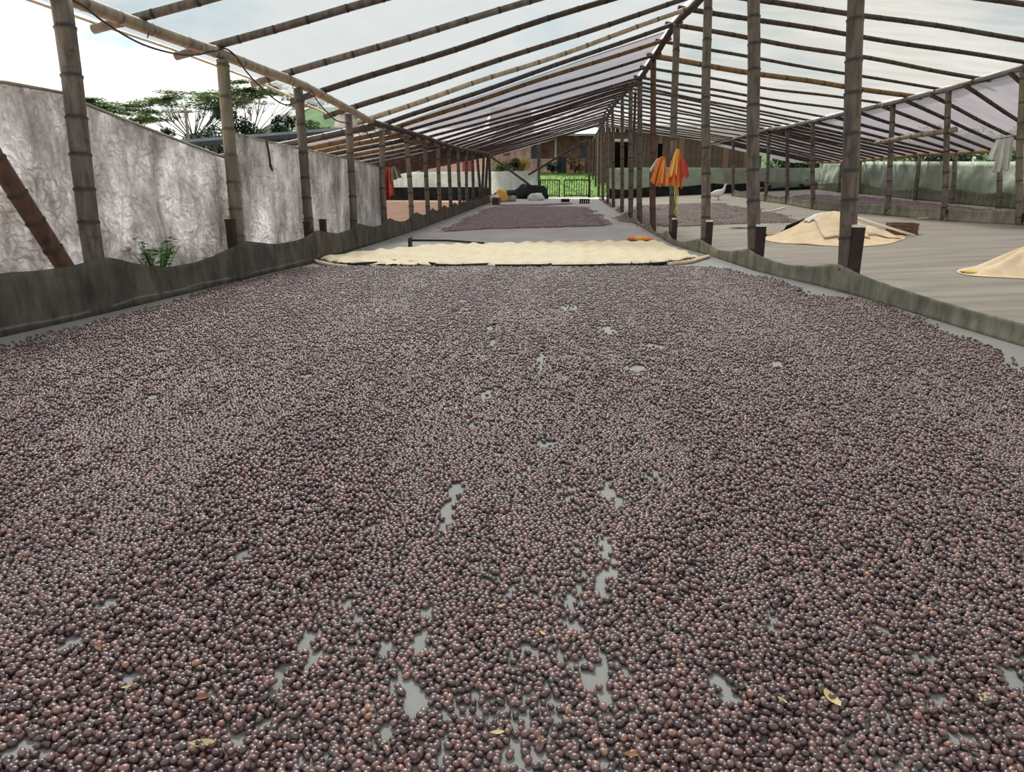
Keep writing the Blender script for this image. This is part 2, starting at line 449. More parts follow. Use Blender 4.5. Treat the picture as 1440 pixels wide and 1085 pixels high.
tag(m.build('grass_blades', 'grass', lawn, origin=(0, 33, 0), smooth=False), kind='stuff')
# wooded hills
m = MB()
HX = onY(455, 165, 600).x
def hillz(X): return 15 + 24 * math.exp(-((X - HX) / 42) ** 2) + 7 * n1(X / 40, 2.5, 6) + 4 * n1(X / 8, 3.5, 7)
m.grid(220, 6, lambda u, v: (-700 + 1300 * u, 480 + 160 * v, -1 + hillz(-700 + 1300 * u) * (1.15 - (1 - v) ** 2 * 1.15) + 3 * n1(u * 400, v * 9, 8)))
tag(m.build('hills', 'hill_forest'), kind='structure')

# ------------------------------------------------------------------ bamboo frame
def post_top(px, py, Y): return onY(px, py, Y)
def make_post(base, top, r0, r1, mat, label, group, inter=.30):
    base = Vector((base.x, base.y, ground(base.x, base.y) - .02))
    mid = base.lerp(top, .5) + Vector((R.uniform(-.015, .015), R.uniform(-.02, .02), 0))
    o = bamboo('bamboo_post', [base, mid, top], r0, r1, mat, inter)
    tag(o, label, 'post', group); own(o); return o

# left row: base px, top px/py, radius, material
LROW = [(139, 85, -8, .083, 'bamboo_grey'), (337, 313, 84, .068, 'bamboo_green'), (438, 419, 124, .062, 'bamboo_grey'), (497, 490, 160, .058, 'bamboo_grey'),
        (541, 537, 184, .055, 'bamboo_grey'), (579, 571, 190, .052, 'bamboo_grey'), (602, 597, 197, .052, 'bamboo_grey'), (619, 616, 204, .05, 'bamboo_grey'),
        (634, 631, 208, .05, 'bamboo_grey'), (647, 644, 211, .05, 'bamboo_grey'), (657, 656, 213, .05, 'bamboo_grey'), (666, 664, 216, .05, 'bamboo_grey'),
        (676, 671, 218, .05, 'bamboo_dark'), (678, 680, 218, .05, 'bamboo_dark'), (682, 686, 219, .05, 'bamboo_dark'), (689, 688, 219, .05, 'bamboo_dark')]
LLAB = {0: 'thick weathered bamboo post with a slanting brace at its foot', 1: 'mossy green bamboo post where the two white plastic screens meet',
        2: 'grey bamboo post in front of the pale screen beside a short dark stake', 4: 'bamboo post at the screen end with a red cloth on it'}
lposts = []
LY = []
for i, (bx, tx, ty, r, mt) in enumerate(LROW):
    b = on_line(LP, bx, .15); t = post_top(tx, ty, b.y)
    if i >= 12: t = post_top(tx, ty, b.y)
    lab = LLAB.get(i, 'slim bamboo post of the left row carrying the low eave beam')
    lposts.append(make_post(b, t, r, r * .92, mt, lab, 'left row of bamboo posts')); LY.append((b, t))
    if i == 0: PLAST = t
# leaning brace by the first post
bb = LY[0][0]
br = bamboo('bamboo_brace', [(bb.x - .03, bb.y - .16, .16), (bb.x - .14, bb.y - .72, 1.25), (bb.x - .34, bb.y - 1.35, 2.5)], .072, .066, 'bamboo_red', .27)
tag(br, 'reddish brown bamboo pole slanting up from the thick post foot', 'brace')
# left eave beam(s)
def beam_pt(px, py, line, zg=2.0):
    z = zg
    for _ in range(4):
        P = on_line(line, px, z); z = zat(py, P.x, P.y)
    return Vector((P.x, P.y, z))
LBEAM = [beam_pt(*q, LP) for q in [(95, -4), (180, 29), (245, 53), (313, 76), (365, 97), (420, 117), (455, 135), (490, 153), (522, 171), (540, 178)]]
LB0 = Vector((-4.45, 2.0, LBEAM[0].z + .06))
tag(own(bamboo('bamboo_beam', [LB0] + LBEAM, .062, .05, 'bamboo_tan', .45, 10, .006)), 'pale tan bamboo beam along the near left eave', 'beam')
LBEAM2 = [LBEAM[-2] + Vector((.02, 0, -.01))] + [beam_pt(*q, LP) for q in [(571, 185), (600, 194), (630, 205), (657, 211), (688, 216)]]
tag(own(bamboo('bamboo_beam', LBEAM2, .05, .045, 'bamboo_dark', .4, 9, .006)), 'dark bamboo beam along the far left eave', 'beam')
LEAVE = sorted([(p.x, p.y, p.z) for p in [LB0] + LBEAM + LBEAM2[1:]], key=lambda q: q[1])
def lin3(tab, Y): 
    ys = [q[1] for q in tab]
    return float(np.interp(Y, ys, [q[0] for q in tab])), float(np.interp(Y, ys, [q[2] for q in tab]))

# centre row: the ridge posts
RROW = [(1191, 1204, None, .082, 'bamboo_grey'), (1062, 1059, None, .08, 'bamboo_grey'), (993, 996, -10, .068, 'bamboo_grey'), (946, 952, 32, .062, 'bamboo_grey'),
        (919, 919, 84, .062, 'bamboo_red'), (900, 900, 113, .062, 'bamboo_grey'), (887, 887, 123, .058, 'bamboo_grey'), (875, 875, 135, .056, 'bamboo_grey'),
        (863, 861, 151, .054, 'bamboo_grey'), (855, 854, 164, .054, 'bamboo_grey'), (848, 848, 172, .054, 'bamboo_grey'), (842, 843, 182, .054, 'bamboo_dark'), (837.5, 838, 190, .054, 'bamboo_dark'), (834, 834.5, 196, .054, 'bamboo_dark')]
RLAB = {0: 'thickest dark bamboo post with a black board at its foot, before the burlap heap', 1: 'thick bamboo ridge post with a black foot board beside the black shovel',
        2: 'straight bamboo ridge post behind which the white hen stands', 3: 'bamboo ridge post with an orange cloth and yellow string hanging on it',
        4: 'reddish bamboo ridge post with a folded orange cloth tied on it'}
rtops = []; rposts = []
for i, (bx, tx, ty, r, mt) in enumerate(RROW):
    b = on_line(RP, bx, .15 if i > 1 else .1)
    if ty is None:
        p = onY(tx, 0, b.y); f = (3.50 + .05 * (1 - i)) / p.z; t = Vector((b.x + (p.x - b.x) * f, b.y, 3.5 + .05 * (1 - i)))
    else: t = post_top(tx, ty, b.y)
    o = make_post(b, t, r, r * .85, mt, RLAB.get(i, 'slim bamboo post of the far centre row under the ridge'), 'centre row of bamboo ridge posts', .32)
    rposts.append((o, b, t)); rtops.append((t.x, t.y, t.z))
    if i < 4:                                   # black board strapped to the foot, pale top edge
        h = [.62, .50, .44, .36][i]; w = r * 1.35
        m = MB(); m.box((b.x + .02, b.y - r - .012, h / 2), (w, .03, h)); m.build('foot_board', 'black_wood', o, origin=(b.x, b.y - r, 0), smooth=False)
        m = MB(); m.box((b.x + .012, b.y - r - .014, h + .012), (w * 1.08, .036, .024)); m.build('white_strap', 'white_paint', o, origin=(b.x, b.y - r, h), smooth=False)
b = on_line(RP, 895, .15, 10); b = Vector((interp(RP, 21.5) + .25, 21.5, 0))
make_post(b, onY(894, 118, 21.5), .04, .036, 'bamboo_dark', 'thin dark extra pole between the centre row posts', 'centre row of bamboo ridge posts')
# ridge beam
RIDGE = [(2.75, 2.0, 3.62), (2.62, 5.5, 3.58)] + rtops
zs = np.array([q[2] for q in RIDGE]); 
rid = [Vector((q[0], q[1], q[2] + .02)) for q in RIDGE]
tag(own(bamboo('bamboo_beam', rid[:7], .055, .05, 'bamboo_dark', .4, 9, .01)), 'dark knotty bamboo ridge beam over the near centre posts', 'beam')
tag(own(bamboo('bamboo_beam', rid[6:], .05, .045, 'bamboo_dark', .4, 9, .01)), 'dark bamboo ridge beam over the far centre posts', 'beam')
RIDGE = [(v.x, v.y, v.z) for v in rid]
# right row under the valley beam
SROW = [(1433, 316, 1439, 97), (1327, 310, 1334, 128), (1248, 302.5, 1256, 146), (1144, 294, 1143, 172), (1107, 287, 1107, 180), (1077, 283, 1082, 183), (1052, 278, 1054, 190), (1031, 275.5, 1031, 197)]
stops = []; SB = []
for i, (bx, by, tx, ty) in enumerate(SROW):
    b = gr(bx, by); t = onY(tx, ty, b.y)
    lab = {1: 'bamboo post carrying the end of the level rail', 2: 'bamboo post carrying the middle of the level rail', 0: 'bamboo post beside the pale hanging shirt'}.get(i, 'slender bamboo post under the far right valley beam')
    o = make_post(b, t, .055, .05, 'bamboo_grey' if i else 'bamboo_green', lab, 'right row of bamboo posts')
    if i < 5:
        m = MB(); m.box((b.x + .05, b.y - .07, b.z + .09), (.11, .05, .20)); m.build('foot_block', 'black_wood', o, origin=(b.x, b.y - .07, b.z), smooth=False)
    stops.append((t.x, t.y, t.z)); SB.append((b.x, b.y))
s0, s1 = Vector(stops[0]), Vector(stops[1]); ex = s0 + (s0 - s1) * 3.0; ex.z = s0.z + .25
SBEAM = [tuple(ex)] + stops
sb = [Vector(q) + Vector((0, 0, .03)) for q in SBEAM]
tag(own(bamboo('bamboo_beam', sb, .05, .042, 'bamboo_tan', .4, 9, .01)), 'pale bamboo valley beam over the right posts', 'beam')
SBEAM = sorted(SBEAM, key=lambda q: q[1])
# outer right row
TROW = [(1404, 293, 1407, 215), (1338, 286.5, 1343, 217), (1287, 281.5, 1294, 219), (1208, 272.5, 1210, 227), (1179, 270.5, 1184, 229)]
ttops = []; TB = []
for i, (bx, by, tx, ty) in enumerate(TROW):
    b = gr(bx, by); t = onY(tx, ty, b.y)
    make_post(b, t, .055, .05, 'bamboo_green', 'short bamboo post against the green right screen', 'outer right row of bamboo posts'); ttops.append((t.x, t.y, t.z)); TB.append((b.x, b.y))
t0, t1 = Vector(ttops[0]), Vector(ttops[1]); ex = t0 + (t0 - t1) * 2.5; ex.z = t0.z + .05
te = Vector(ttops[-1]) + (Vector(ttops[-1]) - Vector(ttops[-2])).normalized() * 4.0; te.z = ttops[-1][2]
TBEAM = sorted([tuple(ex)] + ttops + [tuple(te)], key=lambda q: q[1])
tag(own(bamboo('bamboo_beam', [Vector(q) + Vector((0, 0, .03)) for q in TBEAM], .045, .04, 'bamboo_straw', .4, 9, .01)), 'low straw coloured bamboo beam above the green right screen', 'beam')
print('RIDGE', [tuple(round(c, 2) for c in q) for q in RIDGE]); print('LEAVE', [tuple(round(c, 2) for c in q) for q in LEAVE])
print('S', [tuple(round(c, 2) for c in q) for q in SBEAM]); print('T', [tuple(round(c, 2) for c in q) for q in TBEAM])

# rafters: ridge -> left eave (with overhang), ridge -> valley beam, valley -> outer beam
def rline(tab, Y): x, z = lin3(tab, Y); return Vector((x, Y, z))
YR = [4.2, 5.3, 6.4, 7.5, 8.9, 10.0, 11.2, 12.1, 13.0, 13.9]
while YR[-1] < 31: YR.append(YR[-1] + R.uniform(.9, 1.15))
LRAF, RRAF, TRAF = [], [], []
for k, Y in enumerate(YR):
    top = rline(RIDGE, Y) + Vector((0, 0, .06))
    eave = rline(LEAVE, min(Y + .45, 29.5)); eave.y = Y + .45; eave += Vector((0, 0, .085))
    d = (eave - top); over = .5 / abs(d.x); end = eave + d * over
    mid = (top + eave) / 2 + Vector((0, 0, R.uniform(-.05, .0)))
    yel = k == 9
    o = bamboo('bamboo_rafter', [end, eave, mid, top + Vector((.12, 0, .0))], .042 if k < 10 else .031, .034 if k < 10 else .026, 'bamboo_ochre' if yel else 'bamboo_tan' if k == 7 else ('bamboo_grey' if k < 5 else 'bamboo_dark'), .38, 8, .015)
    tag(own(o), 'ochre bamboo rafter where clear film meets older film' if yel else 'light tan bamboo rafter among the dark ones of the left slope' if k == 7 else 'bamboo rafter under the clear new film of the left slope' if k < 9 else 'thin dark rafter under the older greyish film of the left slope', 'rafter', 'rafters of the left roof slope under clear film' if k < 10 else 'rafters of the left roof slope under old film')
    LRAF.append((end, eave, top))
for k, Y in enumerate(YR[2:]):
    Y += .15
    top = rline(RIDGE, Y) + Vector((0, 0, .05)); Y2 = min(Y + 1.0, 32)
    ev = rline(SBEAM, Y2) + Vector((0, 0, .10)); d = ev - top; end = ev + d * (.3 / abs(d.x))
    mid = (top + ev) / 2 + Vector((0, 0, R.uniform(-.04, .02)))
    yel = k == 8
    o = bamboo('bamboo_rafter', [top - d * (.12 / abs(d.x)), mid, ev, end], .05 if yel else .038 if k < 7 else .029, .045 if yel else .032 if k < 7 else .025, 'bamboo_ochre' if yel else 'bamboo_dark', .38, 8, .015)
    tag(own(o), 'thick yellow bamboo rafter of the cream right slope' if yel else 'dark bamboo rafter under the cream right roof slope', 'rafter', 'rafters of the right roof slope')
for k, Y in enumerate(np.arange(11.0, 31, .8)):
    Y = float(Y)
    top = rline(SBEAM, Y) + Vector((0, 0, -.06)); bot = rline(TBEAM, min(Y + .7, 31)) ; bot.y = Y + .7; bot.z += .06
    d = bot - top
    o = bamboo('bamboo_rafter', [top - d * .05, (top + bot) / 2, bot + d * .08], .036, .03, 'bamboo_dark', .38, 8, .015)
    tag(own(o), 'dark bamboo rafter under the purplish old roof film', 'rafter', 'rafters of the outer right slope')

# roof films
def sheet(name, mat, fa, fb, y0, y1, nu=10, lift=.05, seed=1):
    m = MB(); ny = int((y1 - y0) / .3)
    def fn(u, v):
        Y = y0 + (y1 - y0) * v; a, b = fa(Y), fb(Y); p = a.lerp(b, u)
        return (p.x, p.y, p.z + lift + .012 * (n1(p.x * 1.5, p.y * 3.1, seed) - .5) * 2 - .015 * math.sin(Y * 6.28 / .9) ** 2)
    m.grid(nu, ny, fn); return tag(m.build(name, mat), kind='structure')
def l_out(Y):
    t = rline(RIDGE, Y); e = rline(LEAVE, min(Y + .45, 29.5)); e.y = Y + .45; d = e - t
    return e + d * (.42 / abs(d.x)) + Vector((0, 0, .085))
sheet('roof_left', 'film_clear', l_out, lambda Y: rline(RIDGE, Y) + Vector((-.02, 0, .08)), -4, 13.8, 12, .05, 2)
sheet('roof_left_far', 'film_old', l_out, lambda Y: rline(RIDGE, Y) + Vector((-.02, 0, .08)), 13.7, 33.6, 12, .045, 3)
def s_in(Y): q = rline(SBEAM, min(Y + 1.0, 32)); q.y = Y + 1.0; return q + Vector((.2, 0, .10))
sheet('roof_right', 'film_cream', lambda Y: rline(RIDGE, Y) + Vector((.02, 0, .08)), s_in, -4, 33.6, 12, .045, 4)
def t_in(Y): q = rline(TBEAM, min(Y + .7, 31.5)); q.y = Y + .7; return q + Vector((.2, 0, .03))
sheet('roof_outer_right', 'film_old', lambda Y: rline(SBEAM, Y) + Vector((-.12, 0, -.01)), t_in, 2.0, 33.2, 8, .03, 5)

# level rail tied across two posts of the right row
pa, pb = onY(1232, 201, SB[2][1] + .3), onY(1344, 182, SB[1][1] - .15)
pa = onY(1232, 201, SB[2][1] + .05)
tag(own(bamboo('bamboo_rail', [pa, pb], .04, .05, 'bamboo_tan', .3, 9, .02)), 'pale bamboo rail tied level across two right posts', 'rail')

# ------------------------------------------------------------------ skirts and screens
def skirt(name, mat, base, posts_y, hts, off_top, label, y0, y1, sag=.09, step=.12, thick=.004, flare=.0, seed=1, cat='net'):
    """low net wall following base line [(X,Y)], hung from the posts, sagging between them"""
    ny = int((y1 - y0) / step); m = MB()
    py = sorted(posts_y)
    def top(Y):
        h = float(np.interp(Y, [q[0] for q in hts], [q[1] for q in hts]))
        lo = max([q for q in py if q <= Y], default=Y - .8); hi = min([q for q in py if q > Y], default=Y + .8)
        t = (Y - lo) / max(.01, hi - lo)
        return h - sag * math.sin(math.pi * t) * (hi - lo) / 1.8 + .01 * (n1(Y * 6, 0, seed) - .5)
    def fn(u, v):
        Y = y0 + (y1 - y0) * v; X = interp(base, Y); h = top(Y); k = u
        w = .03 * (n1(Y * 3.5, u * 2.0, seed) - .5) + .018 * (n1(Y * 11, u * 3.5, seed + 1) - .5)
        z0 = ground(X, Y)
        xx = X + off_top * min(1, k * 1.6) + w * (0.3 + k * (1.2 - k)) - flare * (1 - k) ** 2
        return (xx, Y, z0 + .003 + h * k ** (1.0))
    m.grid(7, ny, fn)
    o = m.build(name, mat, origin=(base[0][0], y0, 0), solid=thick)
    return tag(own(o), label, cat)
lpy = [q[0].y for q in LY]
skirt('net_skirt', 'net_dark', LB, [2.2, 4.3] + lpy, [(2, .52), (5.0, .52), (6.0, .44), (6.6, .38), (7.7, .40), (9.3, .40), (13, .34), (18, .33), (28, .30)], .0, 'dark sagging net skirt along the left posts', 2.2, 28.6, .10, .07, seed=21, flare=-.03)
rpy = [q[1].y for q in rposts]
skirt('net_skirt', 'net_olive', RB, rpy, [(2, .30), (7.5, .26), (9, .24), (12, .18), (17, .17), (33, .16)], .0, 'olive grey net skirt along the centre posts', 2.5, 33.0, .10, .07, seed=31)
skirt('net_skirt', 'net_olive', sorted([(x - .05, y) for x, y in SB] + [(SB[0][0] + 3.0, SB[0][1] - 5.5)], key=lambda q: q[1]), [q[1] for q in SB], [(5, .24), (34, .24)], .03, 'low olive net skirt along the right posts', SB[0][1] - 5, SB[-1][1], .05, seed=41)
TL = sorted([(x + .1, y) for x, y in TB] + [(TB[0][0] + .3, TB[0][1] - 5), (TB[-1][0] + .25, 31.2)], key=lambda q: q[1])
skirt('net_skirt', 'net_green', TL, [q[1] for q in TB], [(5, .34), (34, .34)], .02, 'brownish see through skirt below the green right screen', TB[0][1] - 4, 31.2, .06, seed=51)

def screen(name, mat, pts, label, seed=1, nu=None, nv=10, amp=.03, vert=False, thick=.003, cat='screen'):
    """upright sheet through pts [(X,Y,z_low,z_high)] with folds"""
    L = [0]
    for a, b in zip(pts, pts[1:]): L.append(L[-1] + math.hypot(b[0] - a[0], b[1] - a[1]))
    n = nu or int(L[-1] / .08); A = np.array(pts)
    def fn(u, v):
        s = u * L[-1]; X, Y, a, b = (float(np.interp(s, L, A[:, i])) for i in range(4))
        i = min(len(pts) - 2, max(0, int(np.searchsorted(L, s)) - 1)); dx, dy = pts[i + 1][0] - pts[i][0], pts[i + 1][1] - pts[i][1]
        l = math.hypot(dx, dy); nx, ny = -dy / l, dx / l
        if vert: w = amp * (n1(s * 9, v * 1.2, seed) - .5) + amp * .8 * (n1(s * 3, v * 2, seed + 1) - .5)
        else: w = amp * 2.4 * (n1(s * 2.2 + v * 1.5, v * 2.5, seed) - .5) + amp * (n1(s * 7 - v * 3, v * 8, seed + 1) - .5)
        return (X + nx * w, Y + ny * w, a + (b - a) * v)
    m = MB(); m.grid(n, nv, fn)
    return tag(own(m.build(name, mat, origin=(pts[0][0], pts[0][1], pts[0][2]), solid=thick)), label, cat)
def wl(px, py, off=-.09):
    P = beam_pt(px, py, [(x + off, y) for x, y in LP], 1.4); return (P.x, P.y, .02, P.z)
fr = wl(9, 116)
W1 = [(-4.6, 2.0, .02, 1.75), (-4.57, 4.0, .02, 1.72), fr, wl(92, 131), wl(120, 146), wl(180, 170), wl(250, 197), wl(315, 221), wl(333, 228)]
s1 = screen('plastic_screen', 'film_wall', W1, 'dirty white plastic screen with a sloping top beside the thick post', 61, nv=26, amp=.045)
W2 = [wl(q[0], q[1], -.085) for q in [(327, 186), (375, 199), (425, 209), (492, 224), (536, 235)]]
s2 = screen('plastic_screen', 'film_wall', W2, 'brown stained plastic screen hung between slim left posts', 71, nv=20, amp=.03, vert=True)
# rolled hems of the screens
m = MB(); m.tube([(x, y, z) for x, y, a, z in W1], .014, 6); m.build('hem', 'cloth_straw', s1, origin=W1[0][:2] + (W1[0][3],))
m = MB(); m.tube([(x, y, z) for x, y, a, z in W2], .012, 6); m.build('hem', 'cloth_straw', s2, origin=W2[0][:2] + (W2[0][3],))
hk = wl(375, 200, -.02); hk2 = wl(378, 238, -.02)
m = MB(); m.tube([(hk[0], hk[1], hk[3] + .02), (hk[0] + .02, hk[1], hk[3] - .18), (hk2[0] + .02, hk2[1], hk2[3] + .03), (hk2[0] + .02, hk2[1] + .05, hk2[3] - .01), (hk2[0], hk2[1] + .08, hk2[3] + .05)], .012, 6)
tag(m.build('rubber_strap', 'black_plastic', origin=hk[:2] + (hk[3],)), 'black rubber strap hanging over the stained plastic screen', 'strap')
# stakes beside the left posts
for px, py, dy, lab in ((333, 308, -.13, 'short black stake in front of the mossy bamboo post'), (436, 311, -.12, 'short black stake tied to the grey left post'), (453, 308, 0, 'free short black stake standing behind the left net skirt')):
    b = on_line(LP, px, .3); b.y += dy; z = zat(py, b.x + .02, b.y)
    m = MB(); m.box((b.x + .02, b.y, z / 2), (.075, .075, z)); m.box((b.x + .02, b.y, z - .012), (.086, .086, .02))
    tag(m.build('wooden_stake', 'black_wood', origin=(b.x, b.y, 0), smooth=False), lab, 'stake')

# right outer screen + back screens
def gnd(pts): return [(x, y, ground(x, y) + a, ground(x, y) + b) for x, y, a, b in pts]
RS = []
for (x, y) in TL: RS.append((x + .12, y))
TW = [(x, y, ground(x, y) + .04, zat(227, x, y) if y > TB[0][1] - .2 else zat(227, TB[0][0], TB[0][1]) ) for x, y in RS]
screen('plastic_screen', 'tarp_green', TW, 'greyish green plastic screen along the outer right posts', 81, nv=8, amp=.04)
BX1 = TL[-1][0] + .2
BW = [(.75, 31.5, .46, zat(236, .75, 31.5)), (3.0, 31.5, .50, zat(235, 3.0, 31.5)), (6.0, 31.4, .55, zat(236, 6.0, 31.4)), (BX1, 31.3, .6, zat(236, BX1, 31.3))]
BW = [(x, y, ground(x, y) + .1, z) for x, y, a, z in BW]
screen('plastic_screen', 'tarp_green', BW, 'pale green plastic screen across the back of the right plot', 91, nv=8, amp=.06)
screen('plastic_screen', 'net_black', [(x, y - .06, ground(x, y) + .0, ground(x, y) + .36 + .05 * math.sin(x * 3)) for x, y in [(.75 + i * (BX1 - .75) / 12, 31.4) for i in range(13)]], 'black net band below the pale green back screen', 92, nv=4, amp=.05)
BLY = 32.6
gl, gr_ = onY(691, 272, BLY), onY(756, 272, BLY)
screen('plastic_screen', 'tarp_white', [(gl.x, BLY, .05, zat(241, gl.x, BLY)), (gr_.x, BLY, .05, zat(240, gr_.x, BLY))], 'white plastic screen beside the iron gate at the far end', 95, nv=8, amp=.04)
LY2 = 29.5
a, b2 = onY(470, 268, LY2), onY(690, 268, LY2)
screen('plastic_screen', 'tarp_white', [(a.x - 4, LY2, zat(269, a.x, LY2), zat(243, a.x, LY2)), (a.x, LY2, zat(268, a.x, LY2), zat(243, a.x, LY2)), (b2.x, LY2, zat(265, b2.x, LY2), zat(241, b2.x, LY2))], 'white plastic screen closing the back of the left plot', 96, nv=8, amp=.04)
screen('plastic_screen', 'net_black', [(a.x - 4, LY2 - .06, 0, .48), (a.x, LY2 - .06, 0, .46), (b2.x, LY2 - .06, 0, .50)], 'black net band below the white screen of the left plot', 97, nv=4, amp=.05)

# ------------------------------------------------------------------ drying coffee in the main plot
def cherry_mesh(i):
    rr = np.random.default_rng(100 + i); nu, nv = 10, 7; v = []; f = []
    a, b, c = [(.0100, .0082, .0077), (.0094, .0084, .0080), (.0108, .0080, .0073), (.0097, .0079, .0076)][i]
    wr = [.025, .05, .06, .11][i]; ph = rr.random(4) * 6.28
    v.append((-a, 0, 0))
    for j in range(1, nv):
        t = math.pi * j / nv; x = -math.cos(t) * a; s = math.sin(t) ** .85
        for k in range(nu):
            q = 2 * math.pi * k / nu
            w = 1 + wr * math.sin(3 * q + ph[0] + 1.2 * t) + wr * .7 * math.sin(5 * q + ph[1] - t)
            if i == 3: w -= .16 * max(0, math.cos(q - 1.4)) ** 8
            if i == 1: w -= .12 * max(0, math.cos(q - 1.7)) ** 6
            v.append((x * (1 + .05 * math.sin(q * 2 + ph[2])), math.cos(q) * s * b * w, math.sin(q) * s * c * w))
    v.append((a * .90, 0, 0))
    for k in range(nu): f.append((0, 1 + (k + 1) % nu, 1 + k))
    for j in range(nv - 2):
        for k in range(nu):
            p, q = 1 + j * nu + k, 1 + j * nu + (k + 1) % nu
            f.append((p, q, q + nu, p + nu))
    e = len(v) - 1
    for k in range(nu): f.append((1 + (nv - 2) * nu + k, 1 + (nv - 2) * nu + (k + 1) % nu, e))
    me = bpy.data.meshes.new('coffee_cherry'); me.from_pydata(v, [], f); me.materials.append(MATS['cherry'])
    me.polygons.foreach_set('use_smooth', [True] * len(me.polygons)); me.update(); return me
CH = [cherry_mesh(i) for i in range(4)]
# outline of the spread, photo pixels on the floor, then closed behind the viewer's feet
EDGE_L = [gz(*q) for q in [(-260, 560), (0, 507), (60, 492), (120, 468), (200, 440), (270, 418), (340, 398), (420, 381), (445, 376)]]
EDGE_F = [gz(*q) for q in [(500, 376), (600, 377), (720, 376), (850, 376), (960, 376), (1015, 378)]]
EDGE_R = [gz(*q) for q in [(1040, 387), (1085, 395), (1100, 405), (1150, 420), (1200, 424), (1235, 432), (1262, 445), (1300, 462), (1330, 476), (1360, 484), (1392, 500), (1400, 512), (1440, 528), (1640, 640)]]
poly = [(p.x, p.y) for p in EDGE_L + EDGE_F + EDGE_R] + [(2.6, .35), (-3.9, .35)]
def inside(X, Y, poly):
    r = np.zeros(X.shape, bool); n = len(poly)
    for i in range(n):
        x0, y0 = poly[i]; x1, y1 = poly[(i + 1) % n]
        if y0 == y1: continue
        c = ((y0 > Y) != (y1 > Y)) & (X < (x1 - x0) * (Y - y0) / (y1 - y0) + x0); r ^= c
    return r
SP = .0165
nx, ny = int(7.4 / SP), int(9.3 / (SP * .87))
I, J = np.meshgrid(np.arange(nx), np.arange(ny)); I = I.ravel(); J = J.ravel()
X = -4.4 + (I + .5 * (J % 2)) * SP + RNG.normal(0, .0036, I.size); Y = .3 + J * SP * .87 + RNG.normal(0, .0036, I.size)
wob = .16 * (vnoise(X * 2.5 + 50, Y * 2.5 + 50, 1) - .5) + .12 * (vnoise(X * 9 + 50, Y * 9 + 50, 2) - .5) + .05 * RNG.normal(0, 1, X.size)
keep = inside(X + wob, Y + wob * .8, poly)
# keep what the lens can see plus a margin to step aside
V = np.stack([X, Y, np.zeros_like(X)], 1) - _C; kz = V @ _fw; ux = (V @ _rt) / kz * FPX; uy = (V @ _up) / kz * FPX
keep &= (np.abs(ux) < 720 + 330 / kz) & (uy > -542 - 300 / kz)
X, Y = X[keep], Y[keep]
# thin streaks and bare patches left by the rake
HOLES = [(800, 433, 18, 7), (850, 463, 22, 5), (858, 468, 14, 5), (920, 488, 16, 6), (893, 519, 24, 6), (760, 505, 8, 14), (758, 520, 7, 10), (683, 556, 14, 9), (668, 598, 9, 9),
         (765, 626, 16, 8), (632, 715, 13, 18), (640, 690, 14, 12), (625, 738, 12, 14), (855, 690, 11, 18), (868, 705, 9, 12), (850, 770, 12, 20), (862, 800, 9, 22), (846, 820, 9, 22),
         (920, 672, 14, 12), (335, 783, 12, 12), (590, 905, 14, 20), (565, 965, 24, 16), (580, 990, 20, 26), (545, 910, 14, 14), (430, 905, 18, 14), (442, 925, 14, 14), (835, 958, 20, 14),
         (852, 985, 14, 26), (1086, 876, 10, 22), (1012, 962, 18, 12), (1022, 985, 14, 14), (1280, 925, 20, 13), (1305, 930, 12, 10), (1325, 995, 18, 14), (1350, 1040, 22, 16), (1420, 955, 20, 18), (1428, 925, 14, 14),
         (180, 958, 20, 12), (20, 1060, 26, 16), (55, 1068, 22, 14), (100, 905, 14, 12), (395, 945, 12, 14), (372, 1020, 14, 14), (330, 1045, 20, 14), (150, 852, 16, 10), (385, 970, 10, 18), (970, 803, 11, 9), (490, 850, 12, 10),
         (690, 462, 10, 5), (693, 482, 8, 6), (1090, 512, 16, 7), (520, 745, 12, 8), (600, 860, 10, 12), (300, 830, 12, 8), (1240, 890, 16, 10), (640, 440, 8, 4), (740, 1010, 8, 6), (545, 1030, 16, 10), (215, 560, 14, 5), (430, 530, 12, 4)]
ux = 720 + (np.stack([X, Y, 0 * X], 1) - _C) @ _rt / ((np.stack([X, Y, 0 * X], 1) - _C) @ _fw) * FPX
uy = 542.5 - (np.stack([X, Y, 0 * X], 1) - _C) @ _up / ((np.stack([X, Y, 0 * X], 1) - _C) @ _fw) * FPX
bare = np.zeros(X.size)
for hx, hy, rx, ry in HOLES:
    c = gz(hx, hy); e1 = (gz(hx + rx, hy) - c).length; e2 = (gz(hx, hy - ry) - gz(hx, hy + ry)).length / 2
    d2 = ((X - c.x) / e1) ** 2 + ((Y - c.y) / e2) ** 2
    bare = np.maximum(bare, np.clip(1.25 - d2, 0, .93))
th = vnoise(X * 3.2 + 90, Y * .55 + 90, 3) * .65 + vnoise(X * 14 + 90, Y * 3 + 90, 4) * .35          # rake tracks run along the plot
near = np.clip((4.0 - Y) / 3.0, 0, 1)
thin = np.clip((.33 - th) * 4.0, 0, .7) * (.3 + .6 * near)
clump = vnoise(X * 26 + 40, Y * 26 + 40, 6)
k1 = (RNG.random(X.size) > bare * 1.02) & (RNG.random(X.size) > thin * (clump < .55) * 1.1) & (RNG.random(X.size) > .03)
X1, Y1 = X[k1], Y[k1]; Z1 = .0074 + RNG.random(X1.size) * .0012
p2 = np.maximum(np.clip((th - .40) * 2.6, 0, .62), .34 * np.clip((Y - 3.0) / 2.5, 0, 1)) * np.clip(1 - bare * 2, 0, 1)
k2 = RNG.random(X.size) < p2 * (.55 + .8 * (clump > .5))
X2 = X[k2] + RNG.normal(0, .004, k2.sum()) + SP * .5; Y2 = Y[k2] + RNG.normal(0, .004, k2.sum()) + SP * .3; Z2 = .0165 + RNG.random(X2.size) * .004
